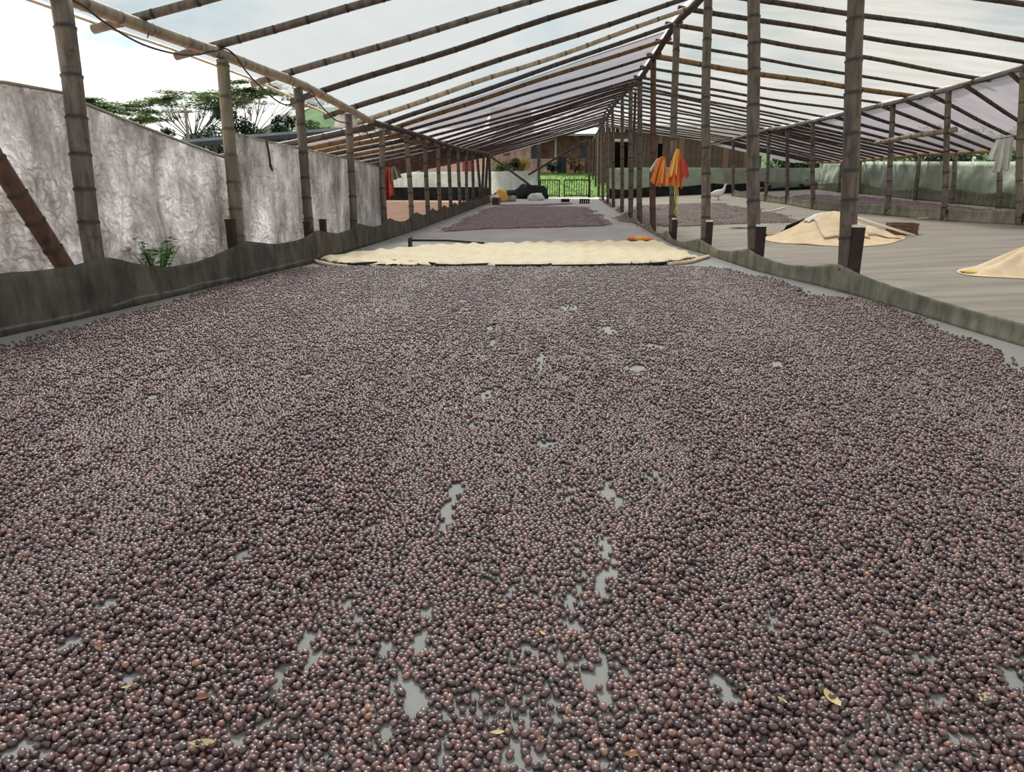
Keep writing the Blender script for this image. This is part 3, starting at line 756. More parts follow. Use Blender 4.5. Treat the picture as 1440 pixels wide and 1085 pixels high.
# stray cherries beyond the edge
ns = 900; E = EDGE_L[1:5] + EDGE_R[6:12]
xs, ys = [], []
for i in range(ns):
    if R.random() < .75: a, b = EDGE_L[1], EDGE_L[4]; t = R.random(); p = a.lerp(b, t); p += Vector((-abs(R.gauss(0, .16)) + .05, R.gauss(0, .05), 0))
    else: j = R.randrange(len(EDGE_R) - 2); p = EDGE_R[j].lerp(EDGE_R[j + 1], R.random()) + Vector((abs(R.gauss(0, .05)), R.gauss(0, .04), 0))
    xs.append(p.x); ys.append(p.y)
xs, ys = np.array(xs), np.array(ys); ok = xs > np.interp(ys, [q[1] for q in LB], [q[0] for q in LB]) + .2
xs, ys = xs[ok], ys[ok]
AX = np.concatenate([X1, X2, xs]); AY = np.concatenate([Y1, Y2, ys]); AZ = np.concatenate([Z1, Z2, np.full(xs.size, .0075)])
NB = AX.size
ROT = np.stack([RNG.random(NB) * 6.283, RNG.normal(0, .32, NB), RNG.random(NB) * 6.283], 1)
SCL = RNG.normal(1.0, .09, NB).clip(.72, 1.22); IDX = RNG.choice(4, NB, p=[.36, .26, .22, .16])
P3 = np.stack([AX, AY, AZ], 1); Vv = P3 - _C; kk = Vv @ _fw; px_ = 720 + Vv @ _rt / kk * FPX; py_ = 542.5 - Vv @ _up / kk * FPX
inview = (px_ > 4) & (px_ < 1436) & (py_ < 1081); order = np.argsort(np.where(inview, kk, 1e9))
sel = order[:300]; mask = np.ones(NB, bool); mask[sel] = False
protos = {}
for n, i in enumerate(sel):
    o = bpy.data.objects.new('coffee_cherry', CH[IDX[i]]); COL.objects.link(o)
    o.location = P3[i]; o.rotation_euler = ROT[i]; s = SCL[i]; o.scale = (s, s, s)
    tag(o, 'single dried brown coffee cherry lying loose in the spread on the mesh', 'coffee cherry', 'dried coffee cherries of the main plot')
    protos.setdefault(int(IDX[i]), o)

def gn_points(me, objs):
    ng = bpy.data.node_groups.new('scatter', 'GeometryNodeTree')
    ng.interface.new_socket('Geometry', in_out='INPUT', socket_type='NodeSocketGeometry'); ng.interface.new_socket('Geometry', in_out='OUTPUT', socket_type='NodeSocketGeometry')
    N = ng.nodes.new; gi, go = N('NodeGroupInput'), N('NodeGroupOutput'); L = ng.links.new
    jn = N('GeometryNodeJoinGeometry')
    for o in reversed(objs):
        oi = N('GeometryNodeObjectInfo'); oi.inputs['Object'].default_value = o; oi.inputs['As Instance'].default_value = True
        L(oi.outputs['Geometry'], jn.inputs[0])
    ip = N('GeometryNodeInstanceOnPoints'); ip.inputs['Pick Instance'].default_value = True
    def at(nm, tp):
        a = N('GeometryNodeInputNamedAttribute'); a.data_type = tp; a.inputs['Name'].default_value = nm; return a.outputs['Attribute']
    er = N('FunctionNodeEulerToRotation'); L(at('rot', 'FLOAT_VECTOR'), er.inputs[0])
    L(jn.outputs[0], ip.inputs['Instance']); L(er.outputs[0], ip.inputs['Rotation']); L(at('scl', 'FLOAT'), ip.inputs['Scale']); L(at('idx', 'INT'), ip.inputs['Instance Index'])
    return ng, gi, go, ip, jn
def scatter(name, P, ROT, SCL, IDX, objs, label, cat, loc=(0, 0, 0), base=None, bmat=None):
    me = bpy.data.meshes.new(name)
    me.from_pydata([tuple(p) for p in P - np.array(loc)], [], [])
    a = me.attributes.new('rot', 'FLOAT_VECTOR', 'POINT'); a.data.foreach_set('vector', ROT.astype(np.float32).ravel())
    a = me.attributes.new('scl', 'FLOAT', 'POINT'); a.data.foreach_set('value', SCL.astype(np.float32))
    a = me.attributes.new('idx', 'INT', 'POINT'); a.data.foreach_set('value', IDX.astype(np.int32))
    o = bpy.data.objects.new(name, me); COL.objects.link(o); o.location = loc
    ng, gi, go, ip, jn = gn_points(me, objs)
    ng.links.new(gi.outputs[0], ip.inputs['Points']); ng.links.new(ip.outputs[0], go.inputs[0])
    md = o.modifiers.new('scatter', 'NODES'); md.node_group = ng
    return tag(o, label, cat, kind='stuff')
PRO = [protos[k] for k in range(4)]
scatter('coffee_cherries', P3[mask], ROT[mask], SCL[mask], IDX[mask], PRO, 'thick spread of dark drying coffee cherries filling the main plot', 'coffee cherries')
print('cherries', NB)

# distant beds: a bumpy layer of the same cherries
def bed(name, outline, label, dens, seed, h=.02):
    pts = [gr(*q) for q in outline]; pl = [(p.x, p.y) for p in pts]
    x0, x1 = min(p[0] for p in pl), max(p[0] for p in pl); y0, y1 = min(p[1] for p in pl), max(p[1] for p in pl)
    st = .12; gx = np.arange(x0 - .2, x1 + .2, st); gy = np.arange(y0 - .2, y1 + .2, st); A, B = np.meshgrid(gx, gy)
    wb_ = .35 * (vnoise(A * 3 + 30, B * 1.2 + 30, seed) - .5)
    ins = inside(A + wb_, B + wb_, pl); m = MB(); ix = {}
    for j in range(len(gy)):
        for i in range(len(gx)):
            if ins[j, i]:
                ix[(i, j)] = len(m.v); xx, yy = float(A[j, i]), float(B[j, i])
                inn = all(0 <= j + b < len(gy) and 0 <= i + a < len(gx) and ins[j + b, i + a] for a in (-1, 0, 1) for b in (-1, 0, 1))
                m.v.append((xx, yy, ground(xx, yy) + (.004 + (h * (.4 + .6 * n1(xx * 8, yy * 8, seed)) if inn else 0)))); m.node.append(0)
    for (i, j) in list(ix):
        if (i + 1, j) in ix and (i, j + 1) in ix and (i + 1, j + 1) in ix: m.f.append((ix[i, j], ix[i + 1, j], ix[i + 1, j + 1], ix[i, j + 1]))
    c = (sum(p[0] for p in pl) / len(pl), sum(p[1] for p in pl) / len(pl), 0)
    o = m.build(name, 'cherry_bed', origin=c); tag(o, label, 'coffee cherries', kind='stuff')
    # scattered cherries on and around the layer
    n = int((x1 - x0) * (y1 - y0) * dens); rx = x0 - .2 + RNG.random(n) * (x1 - x0 + .4); ry = y0 - .2 + RNG.random(n) * (y1 - y0 + .4)
    w2 = .35 * (vnoise(rx * 3 + 30, ry * 1.2 + 30, seed) - .5) + .08 * RNG.normal(0, 1, n); k = inside(rx + w2, ry + w2, pl); rx, ry = rx[k], ry[k]
    gzv = np.array([ground(float(a), float(b)) for a, b in zip(rx, ry)]); n = rx.size
    P = np.stack([rx, ry, gzv + .012 + h * .6 * RNG.random(n)], 1)
    s = scatter('loose_cherries', P, np.stack([RNG.random(n) * 6, RNG.normal(0, .3, n), RNG.random(n) * 6], 1), np.full(n, 1.05), RNG.choice(4, n), PRO, None, None, loc=c)
    s.location = (0, 0, 0); s.parent = o
bed('coffee_bed', [(632, 326), (640, 318), (668, 300), (697, 291.5), (760, 291), (815, 291), (830, 297), (842, 308), (853, 318), (760, 321), (700, 322)], 'dark coffee bed behind the pale parchment layer', 900, 3)
bed('coffee_bed', [(690, 288.5), (740, 288), (800, 285.5), (804, 287.5), (770, 289.6), (700, 290.2)], 'thin strip of dark coffee near the iron gate', 500, 4)
bed('coffee_bed', [(868, 308), (885, 296), (905, 289), (960, 287), (1010, 286), (1055, 294), (1095, 303), (1135, 313), (1040, 315), (975, 318), (925, 321)], 'reddish brown coffee bed behind the ridge posts', 700, 5)
bed('coffee_bed', [(1098, 281), (1130, 274), (1220, 277), (1290, 285), (1400, 296), (1432, 303), (1335, 306), (1240, 304), (1150, 294)], 'dark coffee bed in the outer right plot', 700, 6)

# pale parchment coffee on a tarp
pl = [gz(*q) for q in [(437, 366), (470, 374), (560, 375), (700, 376), (850, 375), (940, 372), (994, 363), (925, 341), (760, 343), (600, 347), (520, 355)]]
poly2 = [(p.x, p.y) for p in pl]
c2 = (sum(p[0] for p in poly2) / len(poly2), sum(p[1] for p in poly2) / len(poly2))
tarp = empty('parchment_tarp', (c2[0], c2[1], 0)); tag(tarp, 'pale tarp heaped with rippled cream parchment coffee across the plot', 'tarp')
def poly_layer(name, mat, poly, st, zf, parent, shrink=1.0, seed=1, solid=0):
    pl = [(c2[0] + (x - c2[0]) * shrink, c2[1] + (y - c2[1]) * shrink) for x, y in poly]
    x0, x1 = min(p[0] for p in pl), max(p[0] for p in pl); y0, y1 = min(p[1] for p in pl), max(p[1] for p in pl)
    gx = np.arange(x0, x1, st); gy = np.arange(y0, y1, st); A, B = np.meshgrid(gx, gy); wbx = .1 * (vnoise(A * 5 + 20, B * 5 + 20, seed) - .5); ins = inside(A + wbx, B + wbx, pl)
    from collections import deque
    m = MB(); ix = {}
    dist = np.where(ins, 9, 0)
    for _ in range(6):
        mn = dist.copy()
        mn[1:] = np.minimum(mn[1:], dist[:-1] + 1); mn[:-1] = np.minimum(mn[:-1], dist[1:] + 1); mn[:, 1:] = np.minimum(mn[:, 1:], dist[:, :-1] + 1); mn[:, :-1] = np.minimum(mn[:, :-1], dist[:, 1:] + 1); dist = mn
    for j in range(len(gy)):
        for i in range(len(gx)):
            if ins[j, i]: ix[(i, j)] = len(m.v); m.v.append((A[j, i], B[j, i], zf(A[j, i], B[j, i], dist[j, i]))); m.node.append(0)
    for (i, j) in list(ix):
        if (i + 1, j) in ix and (i, j + 1) in ix and (i + 1, j + 1) in ix: m.f.append((ix[i, j], ix[i + 1, j], ix[i + 1, j + 1], ix[i, j + 1]))
    return m.build(name, mat, parent, origin=(c2[0], c2[1], 0), solid=solid)
poly_layer('tarp_sheet', 'burlap', poly2, .08, lambda x, y, d: .006 + .006 * n1(x * 6, y * 6, 4), tarp)
def pz(x, y, d):
    rip = .5 + .5 * math.sin(x * 24 + 2.2 * n1(x * 2, y * 2.5, 9) + y * 2.0)
    return .008 + min(1, d / 3) * (.018 + .030 * rip * (.4 + .6 * n1(x * 6, y * 9, 5)) + .022 * n1(x * 13, y * 13, 6))
tag(poly_layer('parchment_coffee', 'parchment', poly2, .035, pz, tarp, .975, 2), 'cream rippled parchment coffee layer', kind='stuff')
ers = [[(438, 366), (450, 371), (470, 375), (488, 376)], [(488, 375), (510, 373), (535, 372), (545, 369), (570, 370)], [(575, 371), (590, 370), (612, 374)], [(612, 375), (640, 375.5), (670, 375), (696, 373)], [(696, 376), (735, 376), (770, 376), (774, 374)], [(776, 376), (820, 376), (851, 375)], [(853, 375), (900, 374.5), (940, 372)], [(940, 373), (970, 370), (996, 362)]]
for k, e in enumerate(ers):
    m = MB(); m.tube([gz(x, y + .5) + Vector((0, 0, .022)) for x, y in e], [.028 * R.uniform(.8, 1.2) for _ in e], 7, squash=.75)
    m.build('rolled_edge', 'net_black' if k not in (0, 7) else 'burlap', tarp, origin=gz(*e[0]))

# ------------------------------------------------------------------ tools and loose things on the floor
# wooden rake
hd = gz(577, 347); h1 = hd + Vector((.06, .02, .10)); tip = gz(681, 344.5) + Vector((0, 0, .03))
rk = empty('wooden_rake', (hd.x, hd.y, 0)); tag(rk, 'long handled wooden rake lying behind the parchment tarp', 'rake')
m = MB(); m.box((hd.x, hd.y, .075), (.035, .36, .15), Euler((0, 0, .15)).to_matrix()); m.build('rake_head', 'black_wood', rk, origin=hd, smooth=False)
m = MB(); m.tube([Vector((hd.x, hd.y, .10)), (hd + tip) / 2 + Vector((0, 0, .07)), tip], .016, 8); m.build('handle', 'black_wood', rk, origin=hd)
# dry leaves
leaf_px = [(285, 1047, 0, .032), (287, 981, 1, .022), (705, 852, 0, .016), (1170, 982, 0, .036), (1386, 980, 0, .03), (700, 1029, 0, .018), (758, 1038, 1, .014), (786, 676, 0, .02), (1426, 666, 0, .02), (138, 910, 1, .022), (700, 640, 0, .016), (178, 966, 0, .014), (888, 1060, 1, .02), (1215, 870, 1, .022), (1395, 950, 0, .016), (440, 833, 1, .018), (763, 890, 0, .014), (1100, 985, 0, .016)]
for n, (px, py, k, s) in enumerate(leaf_px):
    s *= .82
    c = gz(px, py, .022); m = MB(); a = R.random() * 6.28; cu = R.uniform(.2, .5)
    def lf(u, v):
        t = u * 2 - 1; w = (1 - t * t) ** .8 * .42 * (v * 2 - 1)
        return (c.x + s * (t * math.cos(a) - w * math.sin(a)), c.y + s * (t * math.sin(a) + w * math.cos(a)), c.z + s * (cu * abs(w) * 1.6 + cu * t * t * .8) - s * .1)
    m.grid(8, 4, lf)
    tag(m.build('dry_leaf', 'leaf_rust' if k else 'leaf_dry', origin=c), 'curled rust brown dead leaf lying on the coffee cherries' if k else 'curled pale yellow dead leaf lying on the coffee cherries', 'leaf', 'dead leaves on the coffee')

# orange sack folded on the floor
def lumpy(name, mat, c, size, label=None, cat=None, seed=1, nu=18, nv=10, parent=None, flat=.6):
    m = MB(); c = Vector(c)
    def fn(u, v):
        a = u * 2 * math.pi; t = v * math.pi; s = math.sin(t) ** .6
        x, y, z = math.cos(a) * s, math.sin(a) * s, -math.cos(t)
        k = 1 + .45 * (n1(3 + 2.2 * x + 5, 3 + 2.2 * y + z * 2, seed) - .5) + .2 * (n1(9 + 6 * x, 9 + 6 * y + z * 5, seed + 1) - .5)
        zz = max(z * k, -flat)
        return (c.x + x * k * size[0] / 2, c.y + y * k * size[1] / 2, c.z + (zz + flat) * size[2] / (1 + flat))
    m.grid(nu, nv, fn); o = m.build(name, mat, parent, origin=c)
    if label: tag(own(o), label, cat)
    return o
c = gz(900, 338.5); sk = lumpy('folded_sack', 'cloth_orange', c, (.42, .22, .075), 'flattened orange and yellow sack on the floor beside the centre skirt', 'sack', 13)
lumpy('yellow_panel', 'cloth_yellow', c + Vector((.0, -.03, .012)), (.24, .19, .07), seed=14, parent=sk)

# hanging cloths
def hang(name, mat, p, h, wt, wb, label, cat, folds=5, depth=.05, seed=1, parent=None, skew=0.0, hem=.06, taper=.7):
    m = MB(); p = Vector(p)
    def fn(u, v):
        w = wt + (wb - wt) * v ** taper; a = (u * 2 - 1)
        fold = math.sin(u * folds * math.pi + seed) * depth * (.3 + v) + depth * .6 * (n1(u * 6, v * 3, seed) - .5)
        drop = h * v * (1 - .18 * a * a * (1 - v)) + (hem * (n1(u * 5 + 2, 1, seed + 3) - .5) * 2 * v)
        return (p.x + a * w / 2 + skew * v, p.y + fold - .01, p.z - drop)
    m.grid(24, 16, fn); o = m.build(name, mat, parent, origin=p, solid=.003)
    if label: tag(own(o), label, cat)
    return o
y4 = rposts[4][1].y - .11; y3 = rposts[3][1].y - .11
q = onY(932, 220, y4); cl1 = hang('hanging_cloth', 'cloth_orange', q, onY(932, 220, y4).z - onY(932, 259, y4).z, .07, .30, 'orange and yellow cloth draped on the reddish ridge post', 'cloth', 5, .05, 2, skew=-.06)
hang('pale_lining', 'cloth_white', q + Vector((-.07, .05, -.03)), .24, .04, .16, None, None, 3, .03, 4, cl1, skew=-.09)
hang('yellow_panel', 'cloth_yellow', q + Vector((.02, -.045, -.06)), .42, .03, .13, None, None, 3, .03, 5, cl1, skew=-.05)
q = onY(953, 210, y3); cl2 = hang('hanging_cloth', 'cloth_orange', q, q.z - onY(953, 261, y3).z, .05, .27, 'taller orange and pink cloth hanging from the ridge post with string', 'cloth', 6, .05, 3, skew=-.03)
hang('pink_panel', 'cloth_red', q + Vector((.08, -.04, -.14)), .32, .05, .15, None, None, 3, .03, 6, cl2, skew=.05)
hang('yellow_panel', 'cloth_yellow', q + Vector((-.01, -.05, .01)), .40, .03, .12, None, None, 3, .03, 8, cl2, skew=-.05)
p0 = onY(950, 256, y3); p1 = onY(953, 312, y3)
m = MB()
for k in range(3): m.tube([p0 + Vector((.02 * k - .02, -.01, .05)), p0 * .6 + p1 * .4 + Vector((.03 * k - .03, -.02, 0)), p0 * .25 + p1 * .75 + Vector((.015 - .03 * k, -.02, 0)), p1 + Vector((-.02 * k, 0, .05 * k))], .007, 5)
m.build('yellow_string', 'rope', cl2, origin=p0)
y5 = LY[4][0].y - .08
q = onY(545, 235, y5 + .3); rc = hang('hanging_cloth', 'cloth_red', q, .50, .12, .20, 'faded red cloth bundle hung at the end of the left screen', 'cloth', 4, .06, 9)
hang('straw_panel', 'cloth_straw', q + Vector((.10, .03, .01)), .22, .05, .20, None, None, 4, .06, 10, rc, skew=.06)
# white plastic bundle on the left eave
b = beam_pt(502, 176, LP); lumpy('plastic_bundle', 'cloth_white', b + Vector((-.2, .1, -.03)), (.34, .3, .20), 'crumpled white plastic bundle lying on the left eave corner', 'plastic', 17)

# clear plastic shirt on the right
ysh = SB[0][1] + .25
q = onY(1416, 190, ysh)
sh = hang('hanging_shirt', 'cloth_white', q, q.z - onY(1416, 241, ysh).z, .18, .27, 'pale translucent shirt hanging beside the right bamboo post', 'shirt', 5, .05, 12, hem=.03, taper=.4)
hang('sleeve', 'cloth_white', onY(1407, 192, ysh), .36, .08, .12, None, None, 3, .03, 13, sh, skew=-.09, hem=.02)
q2 = onY(1440, 208, ysh - .1); hang('hanging_shirt', 'cloth_white', q2, .42, .07, .12, 'white rag hanging on the outer side of the right post', 'rag', 3, .03, 14)
m = MB(); a_, b_ = onY(1396, 196, ysh), onY(1440, 188, ysh - .15); m.tube([a_, (a_ + b_) / 2 + Vector((0, 0, -.01)), b_], .006, 5)
tag(m.build('clothes_line', 'cable', origin=a_), 'thin line the pale shirt hangs from', 'line')

# burlap covered heaps
def heap(name, pts_px, peak, hgt, label, seed, mat='burlap', sharp=1.25, ridge=(.55, .15)):
    P = [gr(*q) for q in pts_px]; cx = sum(p.x for p in P) / len(P); cy = sum(p.y for p in P) / len(P)
    x0, x1 = min(p.x for p in P), max(p.x for p in P); y0, y1 = min(p.y for p in P), max(p.y for p in P); rx, ry = (x1 - x0) / 2, (y1 - y0) / 2
    cx, cy = (x0 + x1) / 2, (y0 + y1) / 2; m = MB()
    pkx = gr(peak, pts_px[0][1]).x - cx
    def zf(X, Y):
        dx, dy = (X - cx), (Y - cy); d = math.hypot((dx - pkx * max(0, 1 - abs(dx - pkx) / rx)) / rx, dy / ry)
        f = max(0, 1 - d); 
        return hgt * min(1, f * 1.22) ** sharp * (1 + .22 * (n1(X * 3, Y * 3, seed) - .5)) + .05 * min(1, f * 3) * (n1(math.atan2(dy, dx) * 3.2 + 9, d * 1.5, seed + 1) - .3) + .03 * f * n1(X * 9 + Y * 4, Y * 3, seed + 4)
    def fn(u, v):
        a = u * 2 * math.pi; e = 1 + .10 * (n1(u * 9 % 9, 0, seed + 2) - .5) + .10 * abs(math.cos(2 * a)) 
        X = cx + math.cos(a) * rx * e * v; Y = cy + math.sin(a) * ry * e * v
        return (X, Y, ground(X, Y) + .006 + zf(X, Y))
    m.grid(72, 22, fn)
    o = tag(own(m.build(name, mat, origin=(cx, cy, ground(cx, cy)), solid=.004)), label, 'tarp')
    return o, zf, (cx, cy, rx, ry)
hp, zf, (cx, cy, rx, ry) = heap('burlap_heap', [(1100, 344), (1290, 338), (1190, 346), (1195, 322)], 1190, .33, 'tan burlap cover draped over a heap on the right floor', 23, sharp=1.45)
def patch(name, mat, x0, x1, y0, y1, zoff, label, cat, seed, parent=None):
    m = MB()
    def fn(u, v):
        X = x0 + (x1 - x0) * u + .05 * (n1(v * 3, u * 3, seed) - .5); Y = y0 + (y1 - y0) * v + .06 * (n1(u * 4, v, seed + 1) - .5)
        return (X, Y, ground(X, Y) + zf(X, Y) + zoff + .02 * n1(u * 8, v * 6, seed + 2))
    m.grid(18, 14, fn); o = m.build(name, mat, parent, origin=(x0, y0, ground(x0, y0)), solid=.006)
    if label: tag(own(o), label, cat)
    return o
patch('burlap_sheet', 'burlap', cx - rx * .38, cx + rx * .30, cy - ry * .72, cy + ry * .1, .02, 'smaller burlap sheet with folded edge laid over the heap front', 'sheet', 25)
patch('plastic_sheet', 'cloth_white', cx - rx * .45, cx - rx * .08, cy - ry * .12, cy + ry * .35, .022, 'white plastic scrap on top of the burlap heap', 'plastic', 27)
patch('burlap_sheet', 'burlap', cx + rx * .30, cx + rx * .86, cy - ry * .60, cy + ry * .15, .014, 'burlap sheet hanging down beside the leaning white stick', 'sheet', 29)
s_a = gr(1286, 333) + Vector((0, 0, .02)); s_b = Vector((cx + rx * .22, cy - ry * .05, ground(cx, cy) + zf(cx + rx * .22, cy) + .05))
m = MB(); m.tube([s_a, s_b], .018, 8); tag(m.build('wooden_stick', 'white_paint', origin=s_a), 'whitish stick leaning on the burlap heap', 'stick')
cb = gr(1267, 329.5); ct = empty('wooden_crate', cb); tag(ct, 'small reddish brown wooden crate behind the burlap heap', 'crate')
for z in (.035, .095, .155):
    for dy in (-.11, .11): m = MB(); m.box(cb + Vector((0, dy, z)), (.40, .018, .045)); m.build('slat', 'wood_brown', ct, origin=cb, smooth=False)
    for dx in (-.2, .2): m = MB(); m.box(cb + Vector((dx, 0, z)), (.018, .22, .045)); m.build('slat', 'wood_brown', ct, origin=cb, smooth=False)
for dx in (-.18, .18):
    for dy in (-.09, .09): m = MB(); m.box(cb + Vector((dx, dy, .085)), (.03, .03, .17)); m.build('corner_post', 'wood_brown', ct, origin=cb, smooth=False)
m = MB(); m.box(cb + Vector((0, 0, .012)), (.38, .2, .02)); m.build('crate_floor', 'wood_brown', ct, origin=cb, smooth=False)
# black shovel
s0_ = gr(1071, 333.5); s1_ = gr(1096, 333); s2_ = gr(1122, 331.5)
sv = empty('shovel', s1_); tag(sv, 'black plastic scoop shovel with pale handle leaning on the burlap heap', 'shovel')
m = MB(); m.tube([s0_ + Vector((.06, 0, .035)), s1_ + Vector((.05, 0, .06))], .016, 8); m.build('handle', 'wood_pale', sv, origin=s1_)
m = MB(); m.tube([s0_ + Vector((-.03, 0, .035)), s0_ + Vector((.07, 0, .036))], .026, 8); m.build('grip', 'black_plastic', sv, origin=s1_)
def scoop(u, v):
    t = v * 2 - 1; k = (.55 + .45 * min(1, u * 2.2)) * (1 - .25 * max(0, u - .8) * 5 * t * t)
    return (s1_.x + .02 + u * .34, s1_.y + t * .13 * k * .6 + .02, s1_.z + .03 + u * .15 + (.11 if u > .12 else .05) * (.5 - .5 * t) * 1.0 + .02 * t * t)
m = MB(); m.grid(10, 10, scoop); m.build('blade', 'black_plastic', sv, origin=s1_, solid=.008)
# second heap leaving the frame
hp2, zf2, _c = heap('burlap_heap', [(1362, 385), (1580, 385), (1470, 392), (1470, 370)], 1490, .27, 'tan burlap cover with a yellow end near the right net skirt', 33)
ye = gr(1372, 384); lumpy('yellow_end', 'burlap_yellow', ye, (.30, .16, .03), seed=35, parent=hp2)
# bits on the right floor
a = gr(1077, 298.5); b = gr(1103, 294.5)
m = MB(); m.tube([a + Vector((0, 0, .02)), (a + b) / 2 + Vector((0, 0, .02)), b + Vector((0, 0, .05))], [.012, .03, .034], 8, squash=.6); tag(m.build('bamboo_piece', 'white_paint', origin=a), 'pale split bamboo piece lying by the reddish coffee bed', 'bamboo piece')
a = gr(1290, 309); b = gr(1326, 307.5); m = MB(); m.tube([a + Vector((0, 0, .02)), b + Vector((0, 0, .03))], .018, 8); tag(m.build('bamboo_piece', 'wood_pale', origin=a), 'thin pale stick lying at the foot of a right post', 'stick')
c = gr(1040, 321.5); m = MB(); m.tube([c + Vector((-.18, 0, .012)), c + Vector((.0, .03, .016)), c + Vector((.16, 0, .012))], [.01, .035, .012], 8, squash=.4); tag(m.build('cloth_scrap', 'wood_brown', origin=c), 'flat brown scrap on the bare right floor', 'scrap')

# white hen
hc = gr(1010, 281.0)
hen = empty('hen', hc); tag(hen, 'white hen standing with raised head on the right plot floor', 'hen')
HS = 1.12
def hp_(x, y, z): return hc + Vector((x, y, z)) * HS
m = MB(); m.tube([hp_(*q) for q in [(-.27, 0, .135), (-.22, 0, .155), (-.12, 0, .175), (-.02, 0, .195), (.07, 0, .225), (.13, 0, .285), (.155, 0, .35), (.165, 0, .405), (.175, 0, .44), (.205, 0, .445), (.215, 0, .44)]], [r * HS for r in [.012, .05, .092, .105, .09, .055, .036, .03, .034, .024, .008]], 12); m.build('body', 'feather', hen, origin=hc)
m = MB(); m.tube([hp_(-.18, 0, .16), hp_(-.27, 0, .15), hp_(-.38, 0, .10)], [.05, .05, .012], 8, squash=.4); m.build('tail', 'black_plastic', hen, origin=hc)
for s in (-1, 1):
    m = MB(); m.tube([hp_(.0, .04 * s, .11), hp_(.01, .045 * s, .05), hp_(.0, .045 * s, .008)], [.016, .008, .008], 6)
    for dx, dy in ((.05, 0), (.04, .025), (.04, -.025), (-.03, 0)): m.tube([hp_(0, .045 * s, .008), hp_(dx, .045 * s + dy, .005)], [.007, .004], 5)
    m.build('leg', 'beak', hen, origin=hc)
    lumpy('wing', 'feather', hp_(-.03, .085 * s, .12), (.24, .05, .13), seed=40 + s, parent=hen)
m = MB(); m.tube([hp_(.21, 0, .44), hp_(.245, 0, .43)], [.012, .002], 6); m.build('beak', 'beak', hen, origin=hc)
m = MB(); m.tube([hp_(.15, 0, .47), hp_(.18, 0, .485), hp_(.205, 0, .465)], [.008, .014, .006], 6, squash=.5); m.build('comb', 'comb_red', hen, origin=hc)

# weed behind the left skirt
wc = gz(212, 430); wc = Vector((interp(LP, 6.7) - .03, 6.65, 0)); m = MB(); st = MB()
for k in range(22):
    a = R.random() * 6.28; L_ = R.uniform(.12, .34); top = wc + Vector((math.cos(a) * L_ * .5, math.sin(a) * L_ * 1.3, .40 + R.uniform(0, .12)))
    st.tube([wc, (wc + top) / 2 + Vector((0, 0, .06)), top], [.006, .005, .003], 5)
    for j in range(5):
        p = wc.lerp(top, .55 + .11 * j) + Vector((0, 0, .05)); b_ = R.random() * 6.28; l = R.uniform(.05, .10); d = Vector((math.cos(b_), math.sin(b_), R.uniform(-.4, .3))) * l; s_ = Vector((-d.y, d.x, 0)) * .35
        m.add([p, p + d * .5 + s_, p + d, p + d * .5 - s_ + Vector((0, 0, .01))], [(0, 1, 2, 3)])
wd_ = empty('leafy_weed', wc); tag(wd_, 'green leafy weed growing behind the left net skirt', 'plant')
st.build('stem', 'leaf_weed', wd_, origin=wc); tag(m.build('foliage', 'leaf_weed', wd_, origin=wc), kind='stuff')

# electric cables along the left eave
def cable(pxs, off, label):
    P = [beam_pt(x, y, LP) + Vector((off, -.03, 0)) for x, y in pxs]; m = MB(); Q = []
    for i in range(len(P) - 1):
        p0, p1, p2, p3 = P[max(i - 1, 0)], P[i], P[i + 1], P[min(i + 2, len(P) - 1)]
        for k in range(5):
            t = k / 5; Q.append(.5 * ((2 * p1) + (p2 - p0) * t + (2 * p0 - 5 * p1 + 4 * p2 - p3) * t * t + (3 * p1 - p0 - 3 * p2 + p3) * t ** 3))
    Q.append(P[-1]); m.tube(Q, .0085, 6); tag(m.build('power_cable', 'cable', origin=P[0]), label, 'cable')
cable([(93, 0), (112, 10), (150, 38), (195, 63), (240, 76), (270, 78), (297, 72), (312, 69), (326, 79), (341, 100), (362, 123), (388, 144), (405, 147), (425, 137), (434, 127)], .05, 'black power cable looping below the near left eave beam')
cable([(434, 127), (442, 142), (455, 157), (470, 170), (490, 174)], .05, 'black power cable dropping towards the fourth left post')
cable([(507, 172), (512, 185), (521, 197)], .04, 'short cable end dangling from the left eave beam')
# bindings at the beam ends of rafters seen near
for n_, (end, eave, top) in enumerate(LRAF[2:7]):
    c = eave + Vector((.0, 0, -.05)); m = MB(); m.tube([c + Vector((.02, 0, -.02)), c + Vector((.03, .01, -.09)), c + Vector((.02, .0, -.13))], .005, 5)
    tag(m.build('wire_tie', 'cable', origin=c), 'loose wire tie hanging where a rafter crosses the left eave beam', 'wire', 'wire ties on the left eave')
# thin edge pole linking the rafter ends
m = MB(); m.tube([q[0] + Vector((-.0, 0, .06)) for q in LRAF[:10]], .014, 6); tag(m.build('edge_pole', 'wood_pale', origin=LRAF[0][0]), 'thin pale rod along the film edge at the left rafter ends', 'rod')

# ------------------------------------------------------------------ left neighbour roof and shed
def nb(Y): x, z = lin3(LEAVE, min(Y, 29)); return Vector((x - .1, Y, z - .10))
for k, Y in enumerate(np.arange(12.4, 29, 1.0)):
    a = nb(float(Y)); b = a + Vector((-6.2, -.3, -1.15)); m_ = 'bamboo_ochre' if k in (1, 2, 4) else 'bamboo_dark'
    tag(own(bamboo('bamboo_rafter', [a + Vector((.15, 0, .03)), (a + b) / 2, b], .055 if k == 0 else .042, .04, m_, .38, 8, .02)), 'ochre bamboo rafter of the neighbouring left roof' if m_ == 'bamboo_ochre' else 'dark bamboo rafter of the neighbouring left roof', 'rafter', 'rafters of the neighbouring left roof')
sheet('roof_neighbour', 'film_shed', lambda Y: nb(Y) + Vector((-6.3, -.3, -1.17)), lambda Y: nb(Y) + Vector((.1, 0, .03)), 12.5, 29.4, 8, .055, 6)
